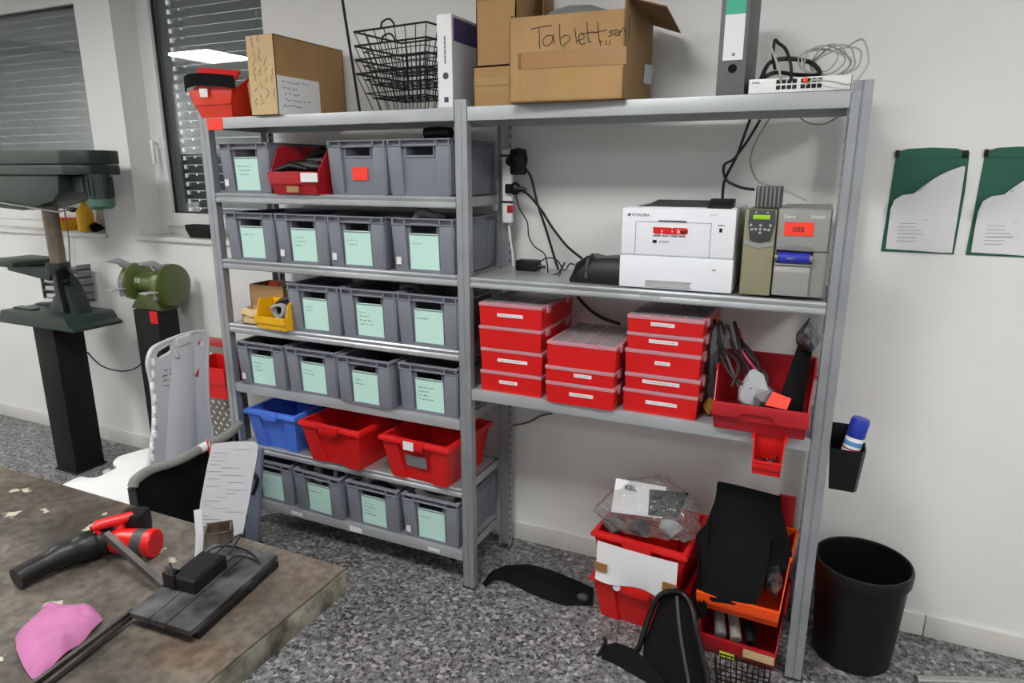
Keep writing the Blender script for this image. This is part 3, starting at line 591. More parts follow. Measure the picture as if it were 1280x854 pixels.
cable([(998, 146, .36), (1012, 154, .40), (1030, 155, .40), (1048, 146, .36)], .0035, 'cable_grey', 'pale grey cable looped under the right end of the top board')
# ================================================================ red lidded boxes
def make_box(w, d, h, label, group, loc, rz, strip):
    t = thing('lidded_box', label, 'box', loc, rz, group); m = MB(); e = .003; W = w/2; hb = h-.012; f = .965
    def rg(k, z, i): return [Vector((-W*k+i, d/2-d/2*k+i, z)), Vector((W*k-i, d/2-d/2*k+i, z)), Vector((W*k-i, d/2+d/2*k-i, z)), Vector((-W*k+i, d/2+d/2*k-i, z))]
    m.poly([rg(f, 0, 0), rg(.985, hb, 0), rg(.985, hb, e), rg(f, e, e)]); m.build('box_body', 'red_plastic', t, smooth=0)
    l = MB(); l.box(-W, W, 0, d, hb-.003, h-.0015, .003)
    l = l.build('lid', 'lid', t); g = MB()
    for k in range(4): g.box(-W*.93+k*W*.465+.003, -W*.93+(k+1)*W*.465-.003, .014, d-.014, h-.0016, h-.0004, .0004)
    g.build('lid_panel', 'lid_top', l)
    MB().box(W-.002, W+.007, .05, .085, hb-.02, h, .002).build('lid_clip', 'lid', t); MB().box(W-.002, W+.007, d-.085, d-.05, hb-.02, h, .002).build('lid_clip', 'lid', t)
    if strip:
        a, b, z = strip; s = MB().box(a, b, -.0005+d*.0, .008, z, z+.0135)
        s.tf(lambda p: (p.x, p.y+(d/2)*(1-(f+(.985-f)*p.z/hb))-.002, p.z)); s = s.build('label_strip', 'white_label', t, smooth=0)
        q = MB(); yy = (d/2)*(1-(f+(.985-f)*(z+.007)/hb))-.0026; n = int((b-a-.012)/.006); r2 = random.Random(int(a*9999)+n)
        for k in range(n): x = a+.006+k*.006; q.box(x, x+.003, yy-.0003, yy+.001, z+.005, z+.005+r2.choice((.002, .0032))) if r2.random() < .85 else None
        q.build('label_print', 'mid_grey', s, smooth=0)
    return t
stk = [((1.505, .004), .272, .36, [(.089, (-.05, .03)), (.094, (-.06, .07)), (.092, None), (.094, (-.055, .055))], 'left', .0),
       ((1.808, -.022), .276, .36, [(.088, (-.04, .055)), (.062, (-.02, .05)), (.098, None)], 'middle', -.01),
       ((2.108, .006), .276, .36, [(.091, (-.05, .065)), (.062, (-.07, .065)), (.09, (-.025, .03)), (.064, (-.055, .05)), (.064, (-.05, .035))], 'right', -.02)]
ordn = {4: ['bottom box', 'second box from bottom', 'third box from bottom', 'topmost box'], 3: ['bottom box', 'flat middle box', 'topmost box, unlabelled'], 5: ['bottom box', 'second box from bottom', 'deep middle box', 'second box from top', 'topmost box']}
for (x, y), w_, d_, hs, nm, rz in stk:
    z = HL
    for k, (h, st) in enumerate(hs):
        make_box(w_, d_, h-.0005, 'red plastic box with translucent lid, %s of the %s stack of %s' % (ordn[len(hs)][k], nm, {3: 'three', 4: 'four', 5: 'five'}[len(hs)]), 'red lidded boxes on the lower shelf', (x+rnd.uniform(-.004, .004), y+rnd.uniform(-.003, .003), z), rz, (st[0], st[1], h*.42) if st else None); z += h
# ================================================================ big red bin at the right, and its contents
big = make_pick_bin('stacking_bin', .318, .36, .20, .10, 'red_dark', 'large red open-front bin of cables at right end of lower shelf', 'bin', (2.456, -.045, HL), 0, None, .92)
m = MB(); m.prism([(-.155, .107), (.155, .107), (.157, .05), (.06, .05), (.04, .075), (-.05, .075), (-.07, .058), (-.155, .058)], 'y', -.018, -.008, .003); m.build('lip_panel', 'red_dark', big)
b = MB().slab([(2.49, .0, HL+.02), (2.585, .03, HL+.022), (2.598, .12, HL+.285), (2.55, .12, HL+.29)], .07, (0, 1, -.2), .004); tag(b.build('black_carton', 'black_matte'), 'black upright carton in the right of the big red bin', 'carton')
c = MB().slab([(2.47, .0, HL+.095), (2.54, -.02, HL+.095), (2.55, .0, HL+.13), (2.49, .02, HL+.14)], .004); tag(c.build('red_card', 'neon_red'), 'small bright red card in the big red bin', 'card')
def crumple(c, sx, sy, sz, seed, m, name, label, cat):
    b = MB().blob((0, 0, 0), (sx, sy, sz), 5); R0 = random.Random(seed); q = [Vector((R0.uniform(-1, 1), R0.uniform(-1, 1), R0.uniform(-1, 1))).normalized() for i in range(30)]; wt = [R0.uniform(.85, 1.15) for _ in q]
    def f(p):
        d = Vector((p.x/sx, p.y/sy, p.z/sz)).normalized(); k = max(d.dot(n)*w_ for n, w_ in zip(q, wt)); s_ = min(1.25, .88/max(k, .5)); return Vector((d.x*sx, d.y*sy, d.z*sz))*s_+Vector(c)
    return tag(b.tf(f).build(name, m, smooth=20), label, cat)
crumple((2.425, .05, HL+.12), .055, .045, .07, 1, 'light_grey', 'plastic_bag', 'pale grey plastic bag between cables in the big red bin', 'bag')
crumple((2.46, .06, HL+.10), .055, .06, .05, 4, 'mid_grey', 'plastic_bag', 'mid grey crumpled bag in the middle of the big red bin', 'bag')
crumple((2.585, .10, HL+.325), .035, .06, .062, 9, 'silver_bag', 'foil_bag', 'shiny silver bag hanging by the right post over the black carton', 'bag')
cq = random.Random(4)
for k in range(7):
    p = Y(903+4*k+cq.uniform(-4, 4), 412+cq.uniform(-12, 16), .12+.012*k); q = Y(916+7*k+cq.uniform(-6, 6), 486+cq.uniform(-4, 4), .03+.012*k)
    m1 = p*.66+q*.34+Vector((cq.uniform(-.03, .03), 0, cq.uniform(-.02, .04))); m2 = p*.33+q*.67+Vector((cq.uniform(-.04, .04), 0, cq.uniform(-.03, .02)))
    tag(MB().tube([p+Vector((.02, 0, -.05)), p, m1, m2, q], .0055, 6, sub=8).build('cable', ['cable_black', 'dark_grey', 'cable_black', 'black_plastic', 'cable_black', 'magenta', 'cable_black'][k]), ['black cable nearest the red box stacks in the big red bin', 'dark grey cable among the black ones in the big red bin', 'black cable in the cable bundle of the big red bin', 'black cable in the cable bundle of the big red bin', 'black cable in the cable bundle of the big red bin', 'pinkish cable in the bundle of the big red bin', 'black cable in the cable bundle of the big red bin'][k], 'cable', 'cables in the big red bin')
tag(MB().tube([Y(893, 400, .2), Y(900, 440, .12), Y(915, 470, .06), Y(940, 486, .02)], .006, 6, sub=8).build('cable', 'cable_black'), 'long black cable bowed over the left side of the big red bin', 'cable')
crumple((2.278, .14, HL+.17), .022, .08, .15, 12, 'dark_grey', 'plastic_bag', 'dark plastic bag between the tall red stack and the big red bin', 'bag')
crumple((2.276, .10, HL+.035), .022, .05, .034, 14, 'ochre', 'yellow_glove', 'dull yellow glove in the gap beside the big red bin', 'glove')
sm = make_pick_bin('hanging_bin', .10, .085, .125, .05, 'red_plastic', 'small red bin hanging from the lower shelf edge', 'bin', (2.497, -.092, HL-.122), 0, None, .9)
m = MB()
for k in range(6): m.box(-.012, .012, -.003, .003, -.002, .002, 0, Matrix.Translation((2.47+.011*k, -.05+.012*(k % 3), HL-.092+.006*(k % 2))) @ Euler((.4*k, .3*k, .9*k)).to_matrix().to_4x4())
m.box(2.46, 2.535, -.075, -.02, HL-.117, HL-.094)
tag(m.build('small_parts', 'silver_bag'), 'small metal parts in the hanging red bin', 'parts')
# ================================================================ on the top board, right bay
T0 = H[6]
fl = Vector((1.535, -.062, T0)); ux = Vector((.398, .022, 0)).normalized(); uy = Vector((-ux.y, ux.x, 0)); W_, D_, H_ = .405, .49, .285
def Bx(a, b, c): return fl+ux*a+uy*b+Vector((0, 0, c))
def Bslab(m, a0, a1, b0, b1, c0, c1): return m.poly([[Bx(a0, b0, c0), Bx(a1, b0, c0), Bx(a1, b1, c0), Bx(a0, b1, c0)], [Bx(a0, b0, c1), Bx(a1, b0, c1), Bx(a1, b1, c1), Bx(a0, b1, c1)]])
bb = thing('cardboard_box', 'large open cardboard box marked Tablettsen on the top board', 'box', fl); m = MB(); e = .005
Bslab(m, 0, W_, 0, e, 0, H_-.01); Bslab(m, 0, W_, D_-e, D_, 0, H_); Bslab(m, 0, e, 0, D_, 0, H_); Bslab(m, W_-e, W_, 0, D_, 0, H_+.03); Bslab(m, 0, W_, 0, D_, 0, e)
m.build('box_body', 'card', bb, True, smooth=0)
fr = MB(); fr.slab([Bx(0, D_, H_-.01), Bx(W_*.10, D_*.5, H_+.0), Bx(W_*.10, D_*.5, H_+.17), Bx(0, D_, H_+.16)], .004); fr.build('back_flap', 'card_dark', bb, True, smooth=0)
fr = MB(); fr.slab([Bx(W_, .02, H_+.03), Bx(W_, D_-.01, H_+.03), Bx(W_+.11, D_-.03, H_-.01), Bx(W_+.12, .06, H_+.0)], .004); fr.build('side_flap', 'card_dark', bb, True, smooth=0)
fn = uy*-1
def onf(u, v, off=.0012): return PL(u, v, fl, fn)+fn*off
tp = MB(); tp.slab([onf(648, 66), onf(783, 58), onf(783, 80), onf(648, 87)], .0006, fn); tp.build('packing_tape', 'tape', bb, True)
for us in ([(697, 87), (713, 86), (713, 124), (697, 125)], [(642, 68), (652, 67), (650, 125), (641, 126)], [(702, 30), (709, 30), (709, 62), (702, 63)]): MB().slab([onf(u, v) for u, v in us], .0006, fn).build('clear_tape', 'clear_tape', bb, True)
zo = lambda pts: [(580+x*.2344, y*.2344) for x, y in pts]
strokes = [[(360, 155), (415, 143), (470, 135)], [(400, 145), (402, 200), (405, 260)], [(470, 190), (440, 192), (420, 222), (438, 246), (468, 225), (476, 185), (482, 238)], [(510, 130), (515, 235), (545, 230), (566, 205), (545, 188), (515, 205)], [(590, 150), (596, 190), (600, 232)], [(603, 218), (640, 203), (632, 176), (612, 195), (622, 236), (650, 228)], [(655, 120), (660, 180), (666, 226), (678, 218)], [(630, 184), (660, 175), (692, 170)], [(712, 118), (718, 180), (724, 225), (738, 215)], [(690, 176), (725, 168), (762, 160)], [(797, 163), (776, 168), (792, 183), (770, 196)], [(802, 182), (822, 170), (810, 158), (800, 176), (812, 192), (830, 180)], [(832, 192), (832, 160), (836, 172), (851, 150), (862, 182)], [(757, 216), (757, 241)], [(778, 216), (778, 241)], [(726, 216), (728, 245)], [(880, 90), (882, 225)]]
m = MB()
for s_ in strokes: m.tube([onf(u, v, .0012) for u, v in zo(s_)], .0013, 5, sub=4 if len(s_) > 2 else 0)
m.build('handwriting', 'inkblack', bb, True)
m = MB(); Bslab(m, .05, W_-.03, .05, D_-.03, .01, H_-.03); m.blob(Bx(.2, .18, H_-.02), (.14, .13, .07), 3, .08, 3); tag(m.build('grey_bag', 'mid_grey', smooth=20), 'grey plastic bag filling the large cardboard box', 'bag')
lb = MB(); lb.slab([PL(u, v, Bx(W_+.002, 0, 0), ux) for u, v in ((806, 80), (817, 82), (814, 106), (804, 104))], .0008, ux); lb.build('paper_scrap', 'paper', bb, True)
t = carton('small_carton', 1.342, 1.512, .035, .30, T0, T0+.142, 'small cardboard carton under taller one, left of the Tablettsen box', 'card')
m = MB(); m.box(1.342, 1.512, .0335, .0345, T0+.072, T0+.075).build('lid_gap', 'card_dark', t, True); MB().box(1.342, 1.512, .033, .034, T0+.045, T0+.10).build('clear_tape', 'clear_tape', t, True)
t = carton('tall_carton', 1.352, 1.512, .045, .30, T0+.142, T0+.56, 'tall cardboard carton on the small carton left of the Tablettsen box', 'card')
MB().box(1.352, 1.512, .0435, .0445, T0+.34, T0+.40).build('clear_tape', 'clear_tape', t, True); MB().box(1.352, 1.512, .0436, .0446, T0+.366, T0+.369).build('flap_seam', 'card_dark', t, True)
# white binder, grey binder
def binder(x0, x1, y0, d, h, body, label):
    t = thing('ring_binder', label, 'binder', ((x0+x1)/2, y0, T0)); e = .003
    MB().box(x0, x0+e, y0, y0+d, T0, T0+h, .001).box(x1-e, x1, y0, y0+d, T0, T0+h, .001).build('cover', 'light_grey' if body == 'paper' else body, t, True)
    s = MB().box(x0, x1, y0-.003, y0+.001, T0, T0+h, .001).build('spine', body, t, True)
    MB().box(x0+.006, x1-.012, y0+.012, y0+d-.01, T0+.006, T0+h-.012).build('sheets', 'paper', t, True)
    return t, s
wb, s = binder(1.212, 1.274, .0, .27, .325, 'paper', 'white ring binder with purple label beside the wire baskets')
MB().cyl((1.246, -.0038, T0+.112), (1.246, -.002, T0+.112), .0125, 20).build('finger_hole', 'dark_grey', s, True); MB().box(1.238, 1.256, -.0042, -.003, T0+.018, T0+.037).build('blue_mark', 'purple', s, True)
m = MB(); z = T0+.155
for k in range(13): m.box(1.2415, 1.2485, -.0038, -.002, z, z+.0045); z += .0075
m.build('spine_title', 'inkblack', s, True, smooth=0)
MB().box(1.2735, 1.275, .012, .26, T0+.235, T0+.315).build('purple_label', 'purple', wb, True); 
gb, s = binder(2.233, 2.318, .0, .30, .335, 'binder_grey', 'grey ring binder with white and green spine label on the right')
MB().box(2.247, 2.307, -.0045, -.003, T0+.103, T0+.235).build('spine_label', 'paper', s, True); MB().box(2.247, 2.307, -.0045, -.003, T0+.235, T0+.32).build('green_label', 'teal', s, True)
MB().cyl((2.279, -.0042, T0+.078), (2.279, -.002, T0+.078), .0135, 20).build('finger_hole', 'black_matte', s, True); MB().lathe([(.003, -.001), (.005, -.001), (.005, .001), (.003, .001)], 14, (2.279, -.005, T0+.119), Matrix.Rotation(PI/2, 4, 'X')).build('ring_mark', 'mid_grey', s, True)
# network switch
sw = thing('network_switch', 'flat white network switch with two rows of ports on the top board', 'network switch', (2.48, .1, T0)); x0, x1 = 2.330, 2.622
MB().box(x0, x1, .004, .17, T0, T0+.044, .003).build('switch_body', 'dark_grey', sw, True); MB().box(x0+.002, x1-.002, .0005, .006, T0+.001, T0+.043, .001).build('front_plate', 'net_white', sw, True)
for r in range(2):
    for k in range(8):
        x = x0+.082+k*.0155+(.008 if k > 3 else 0); z = T0+.010+r*.0165
        MB().box(x, x+.0125, -.0006, .003, z, z+.012, .001).build('port', 'black_plastic', sw, True)
MB().box(x0+.158, x0+.171, -.012, .002, T0+.027, T0+.040, .002).build('orange_plug', 'orange_plastic', sw, True); text_part(sw, 'brand_name', 'ZyXEL', .009, (x0+.010, -.0001, T0+.030), 'dark_grey')
def loop(pts, r, m, label): return tag(MB().tube(pts, r, 6, sub=8).build('cable', m), label, 'cable', 'cables on the network switch')
z = T0+.046
loop([(2.365, .02, z), (2.38, .09, z+.055), (2.43, .13, z+.07), (2.50, .1, z+.05), (2.53, .05, z+.01), (2.47, .14, z+.02), (2.40, .13, z+.03), (2.37, .06, z+.01)], .007, 'cable_black', 'thick black cable coiled on the network switch')
loop([(2.455, -.01, T0+.033), (2.45, -.02, z+.03), (2.43, .02, z+.08), (2.405, .05, z+.105), (2.392, .06, z+.115), (2.392, .05, z+.07), (2.40, .06, z+.03)], .005, 'cable_black', 'black cable bent up from the orange plug')
loop([(2.425, -.002, T0+.033), (2.418, -.015, z+.02), (2.40, .03, z+.06), (2.38, .05, z+.10), (2.372, .06, z+.115)], .0035, 'cable_grey', 'grey cable rising from the leftmost port of the switch')
for k in range(6):
    c = Vector((2.52+.012*k, .09+.01*k, z+.052)); rx = .055+.006*(k % 3); 
    tag(MB().tube([c+Vector((rx*math.cos(a)*(1+.1*math.sin(3*a+k)), .03*math.sin(a+k), .042*math.sin(a)*(1+.12*math.cos(2*a+k)))) for a in [2*PI*i/24 for i in range(24)]], .0028, 5, closed=True).build('cable', 'cable_grey'), 'loop of thin pale cable coiled on the right of the network switch', 'cable', 'coiled pale cables on the switch')
loop([(2.50, -.004, T0+.02), (2.52, -.02, T0+.03), (2.57, -.03, T0+.022), (2.615, -.03, T0+.012), (2.64, -.02, T0+.03), (2.66, .02, T0+.08), (2.64, .06, z+.10), (2.6, .1, z+.09)], .0028, 'cable_grey', 'pale cable bowed across the right ports and over the post')
# ================================================================ on the top board, left bay
t = thing('cardboard_box', 'cardboard box with handwriting and a taped white sheet above the left bay', 'box', (.36, -.02, T0))
x0, x1, y0, y1, h = .292, .440, -.022, .43, .318
m = MB(); e = .004
m.box(x0, x1, y0, y0+e, T0, T0+h).box(x0, x1, y1-e, y1, T0, T0+h).box(x1-e, x1, y0, y1, T0, T0+h).box(x0, x1, y0, y1, T0, T0+e).box(x0, x1, y0, y1, T0+h-e, T0+h).box(x0, x0+e, y0+.03, y1, T0+.0, T0+h); m.build('box_body', 'card', t, True, smooth=0)
MB().box(x0+.001, x1-.001, y0-.0015, y0-.0002, T0+.001, T0+h-.001).build('front_face', 'card_light', t, True)
MB().slab([(x0, y0, T0+h-.02), (x0, y0+.02, T0+.18), (x0-.035, y0+.05, T0+.17), (x0-.02, y0+.03, T0+h-.05)], .003).build('side_flap', 'card_dark', t, True); MB().slab([(x0, y0, T0+.02), (x0, y0, T0+.14), (x0-.03, y0+.02, T0+.13)], .003).build('lower_flap', 'card', t, True)
MB().box(x1, x1+.0012, y0+.004, y0+.27, T0+.0, T0+.158).build('white_sheet', 'paper', t, True)
m = MB(); scrawl(m, (x1+.0014, y0+.03, T0+.135), (0, 1, 0), (0, 0, 1), .2, 5, .024, .012, 21, .001); m.build('sheet_writing', 'inkblack', t, True)
m = MB()
for k in range(4): scrawl(m, (x0+.035+.032*k, y0-.0034, T0+.02+.012*k), (0, 0, 1), (-1, 0, 0), .42 if k < 3 else .2, 1, .02, .022, 35+k, .0009)
m.build('handwriting', 'ink', t, True)
MB().box(x0+.001, x1-.001, y0-.003, y0-.0015, T0+.16, T0+.20).build('clear_tape', 'clear_tape', t, True)
rx = make_pick_bin('parts_bin', .30, .30, .165, .115, 'red_orange', 'red bin with black strap at the left end of top board', 'bin', (.065, -.02, T0), .0, None, .62)
m = MB(); m.grid(lambda u, v: (-.235+.40*u, -.045+.13*(2*u-1)**2*(.8 if u < .5 else .1)+.004, .122+.052*v+.014*math.sin(PI*u)-.012*u), 20, 3, .006); m.build('black_band', 'black_fabric', rx); MB().slab([(-.05, -.018, .085), (-.005, -.018, .083), (-.004, -.019, .118), (-.052, -.019, .12)], .004, (0, -1, 0)).build('white_card', 'paper', rx); MB().slab([(-.12, .03, .17), (.12, .03, .15), (.12, .06, .19), (-.12, .06, .215)], .01).build('red_lid', 'red_plastic', rx)
def basket(z, k, top):
    t = thing('wire_basket', ['bottom basket of the black wire basket stack', 'second basket from bottom in the wire basket stack', 'third basket from bottom in the wire basket stack', 'topmost black wire basket with raised handle loop'][k], 'basket', (.985, .19, z), -.12, 'nested wire baskets')
    Wt, Dt, Wb, Db, h = .185, .145, .135, .105, .150
    R = lambda W, D, zz: [(-W, -D, zz), (W, -D, zz), (W, D, zz), (-W, D, zz)]
    MB().tube(R(Wt, Dt, h), .0042, 6, closed=True).build('basket_rim', 'black_plastic', t)
    m = MB(); m.tube(R(Wb, Db, .004), .003, 6, closed=True); m.tube(R((Wt+Wb)/2, (Dt+Db)/2, h*.5), .0022, 6, closed=True)
    for i in range(8):
        a = -1+2*i/7
        for s in (-1, 1): m.tube([(a*Wb, s*Db, .004), (a*Wt, s*Dt, h)], .002, 5)
        m.tube([(a*Wb, -Db, .003), (a*Wb, Db, .003)], .0018, 5)
    for i in range(5):
        a = -1+2*i/4
        for s in (-1, 1): m.tube([(s*Wb, a*Db, .004), (s*Wt, a*Dt, h)], .002, 5)
        m.tube([(-Wb, a*Db, .005), (Wb, a*Db, .005)], .0018, 5)
    m.build('basket_wires', 'black_plastic', t)
    if top or k == 2: MB().tube([(-.04, -Dt, h), (-.03, -Dt-.004, h+.02), (.0, -Dt, h+.03), (.02, -Dt, h+.018), (.03, -Dt, h)], .004, 6, sub=5).build('handle', 'black_plastic', t)
for k in range(4): basket(T0+.002+k*.053, k, k == 3)
pa, pb = Y(450, 134, .24), Y(428, 0, .24)
t = thing('pole_stand', 'thin black pole on a flat black base beside the cardboard box', 'stand', (pa.x, .24, T0)); MB().tube([(pa.x, .24, T0+.006), pb+(pb-Vector((pa.x, .24, T0)))*.1], .006, 8).build('pole', 'black_plastic', t, True); MB().box(pa.x-.06, pa.x+.11, .18, .30, T0, T0+.010, .004).build('base_plate', 'black_plastic', t, True)
from mathutils import noise
# ================================================================ drill press on its pedestal
dp = thing('drill_press', 'dark green bench drill press with steel column at the far left', 'drill press', (-1.5, .12, .93))
fx0, fx1, fy0, fy1, fz = -1.64, -1.45, .03, .21, .935
pd = thing('machine_pedestal', 'black steel pedestal under the green drill press', 'pedestal', (-1.545, .12, 0))
MB().box(fx0, fx1, fy0, fy1, .008, fz-.01, .004).build('pedestal_column', 'pedestal_black', pd, True); MB().box(fx0-.01, fx1+.01, fy0-.01, fy1+.01, 0, .01, .002).build('pedestal_foot', 'pedestal_black', pd, True); MB().box(fx0-.02, fx1+.02, fy0-.02, fy1+.02, fz-.012, fz, .002).build('mounting_plate', 'pedestal_black', pd, True)
bx = -1.50
m = MB(); m.prism([(-1.86, fz), (-1.16, fz), (-1.165, fz+.018), (-1.20, fz+.03), (-1.225, fz+.07), (-1.25, fz+.08), (-1.82, fz+.08), (-1.85, fz+.03)], 'y', -.03, .27, .008)
m.box(-1.8, -1.62, .03, .08, fz+.08, fz+.088).box(-1.8, -1.62, .16, .21, fz+.08, fz+.088); m.build('base_plate', 'press_green', dp, True)
cx, cy = -1.44, .12
m = MB(); m.lathe([(.085, fz+.08), (.085, fz+.10), (.058, fz+.15), (.052, fz+.17)], 24, (cx, cy, 0)).prism([(-1.44, fz+.075), (-1.27, fz+.075), (-1.34, fz+.24), (-1.40, fz+.30), (-1.44, fz+.30)], 'y', .07, .17, .006); m.build('column_foot', 'press_dark', dp, True)
MB().cyl((cx, cy, fz+.10), (cx, cy, 1.64), .042, 24).build('column', 'column_steel', dp, True)
m = MB(); m.tube([(cx, cy-.006, fz+.3), (cx, cy-.006, 1.30)], .062, 20).build('table_clamp', 'press_dark', dp, True)
m = MB(); m.prism([(-1.86, 1.235), (-1.47, 1.195), (-1.44, 1.27), (-1.86, 1.275)], 'y', .07, .17, .006); m.box(-1.95, -1.62, -.03, .27, 1.275, 1.305, .006); m.build('work_table', 'press_green', dp, True)
m = MB(); m.tube([(-1.40, .1, 1.24), (-1.35, .08, 1.24)], .034, 12); m.blob((-1.34, .08, 1.275), (.03, .02, .02), 2).blob((-1.33, .08, 1.2), (.03, .018, .016), 2); m.tube([(-1.37, .07, 1.22), (-1.355, .07, 1.10), (-1.345, .07, 1.02)], .02, 8); m.build('clamp_lever', 'black_matte', dp, True)
# head, belt cover, motor
a = Y(151, 200, .27); hx = a.x
m = MB(); m.prism([(-1.95, 1.62), (-1.52, 1.60), (-1.24, 1.655), (-1.18, 1.70), (-1.16, 1.795), (-1.95, 1.795)], 'y', .02, .24, .012); m.build('head_casting', 'press_green', dp, True, smooth=40)
def cover(z0, z1, o, n): 
    pts = [(-2.0-o, .0-o), (hx-.10, .0-o), (hx-.03+o*.5, .03-o*.5), (hx+o, .09), (hx+o, .20), (hx-.03+o*.5, .28), (hx-.10, .31+o), (-2.0, .31+o)]
    return MB().prism(pts, 'z', z0, z1, .010).build(n, 'press_green', dp, True, smooth=40)
zt = Y(120, 186, .0).z; cover(1.795, zt-.075, 0, 'belt_housing'); cover(zt-.073, zt, .006, 'belt_cover')
mx, my = Y(127, 250, .14).x, .14
mo = MB().tube([(mx, my, 1.655), (mx, my, 1.80)], .062, 24); 
for k in range(14): a_ = 2*PI*k/14; mo.box(-.004, .004, .058, .068, 1.68, 1.785, 0, Matrix.Translation((mx, my, 0)) @ Matrix.Rotation(a_, 4, 'Z'))
mo.build('motor_body', 'press_green', dp, True); MB().lathe([(.004, 1.615), (.05, 1.617), (.064, 1.63), (.066, 1.665), (.06, 1.67)], 24, (mx, my, 0)).build('motor_cap', 'motor_green', dp, True)
MB().box(mx-.14, mx-.05, .08, .2, 1.70, 1.79, .008).build('motor_bracket', 'press_dark', dp, True); MB().blob((-1.13, .05, 1.612), (.02, .02, .014), 2).build('belt_knob', 'black_plastic', dp, True)
MB().tube([(-1.95, .012, 1.66), (-1.5, .012, 1.625), (-1.2, .012, 1.60), (-1.14, .03, 1.612)], .005, 6).build('lever_rod', 'steel', dp, True)
# clutter behind the column
t = thing('storage_rack', 'small white and grey rack of papers behind the drill press column', 'rack', (-1.72, .36, 1.0))
m = MB()
for k in range(5): m.box(-2.05, -1.66, .36, .45, 1.005+.05*k, 1.012+.05*k)
for x in (-2.05, -1.86, -1.668): m.box(x, x+.008, .36, .45, 1.0, 1.24)
m.build('rack_frame', 'mid_grey', t, True); m = MB()
for k in range(4): m.box(-2.02, -1.72+.01*k, .365, .445, 1.013+.05*k, 1.035+.05*k)
m.build('paper_stack', 'paper', t, True)
# grinder cable & press cable
loopc = lambda pts, r, m_, lab: tag(MB().tube(pts, r, 6, sub=8).build('cable', m_), lab, 'cable')
loopc([Y(109, 440, .38), Y(118, 450, .4), Y(130, 459, .42), Y(150, 464, .44), Y(168, 461, .44), Y(182, 450, .42), Y(190, 442, .40)], .0045, 'black_plastic', 'black cable sagging along the wall between press and grinder')
loopc([Y(80, 260, .46), Y(86, 300, .46), Y(88, 350, .46), Y(92, 390, .46)], .004, 'mid_grey', 'thin cable down the wall behind the drill press')
# ================================================================ bench grinder
gx0, gx1, gy = Y(177, 385, .30).x, Y(213, 385, .30).x, .30
gp = thing('grinder_pedestal', 'slim black pedestal with a red sticker under the green grinder', 'pedestal', ((gx0+gx1)/2, gy, 0)); gz = 1.04
MB().box(gx0+.02, gx1-.03, gy-.07, gy+.07, .01, gz, .004).build('pedestal_column', 'pedestal_black', gp, True); MB().box(gx0, gx1, gy-.11, gy+.11, 0, .012, .002).build('pedestal_foot', 'pedestal_black', gp, True)
gc = (gx0+gx1)/2; s_ = Y(192, 397, gy-.072); MB().box(s_.x-.03, s_.x+.03, gy-.073, gy-.0695, s_.z-.035, s_.z+.035).build('red_sticker', 'red_plastic', gp, True)
gr = thing('bench_grinder', 'olive green double bench grinder on slim black pedestal', 'bench grinder', (gc, gy, gz)); az = Y(194, 354, gy).z
ml, mr = Y(172, 351, gy).x, Y(214, 358, gy).x
Rx = Matrix.Rotation(PI/2, 4, 'Y'); ax = lambda prof, x: MB().lathe(prof, 36, (x, gy, az), Rx)
ax([(.052, -.115), (.058, -.10), (.060, .0), (.058, .10), (.052, .115)], (ml+mr)/2).build('motor_body', 'grinder_green', gr, True)
for k, (x, r) in enumerate(((ml, .108), (mr, .118))): ax([(.02, -.028), (r-.012, -.028), (r, -.02), (r, .02), (r-.012, .028), (.02, .029)], x).build('wheel_guard', 'grinder_green', gr, True)
ax([(.064, -.03), (.066, -.028), (.066, .028), (.064, .03)], (ml+mr)/2+.06).build('motor_band', 'grinder_dark', gr, True)
m = MB()
for x in (ml, mr): ax_ = m.lathe([(.005, -.02), (.09, -.02), (.09, .02), (.005, .02)], 28, (x-.004, gy-.02, az-.004), Rx)
m.build('grinding_wheel', 'mid_grey', gr, True)
m = MB(); m.prism([(gc-.13, gz+.002), (gc+.13, gz+.002), (gc+.12, gz+.018), (gc+.045, az-.05), (gc-.045, az-.05), (gc-.12, gz+.018)], 'y', gy-.06, gy+.06, .006); m.build('grinder_foot', 'grinder_dark', gr, True)
for x in (ml, mr):
    m = MB(); m.prism([(gy-.06, az+.075), (gy-.10, az+.115), (gy-.17, az+.13), (gy-.175, az+.145), (gy-.1, az+.15), (gy-.03, az+.11)], 'x', x-.022, x+.012, .004); m.build('spark_shield', 'light_grey', gr, True)
    MB().box(x-.035, x+.025, gy-.18, gy-.085, az-.03, az-.022, .002).box(x-.004, x+.006, gy-.12, gy-.07, az-.07, az-.026).build('tool_rest', 'light_grey', gr, True)
text_part(gr, 'motor_badge', 'DS', .035, ((ml+mr)/2-.08, gy-.062, az+.008), 'paper', (1, 0, 0), (0, .25, 1))
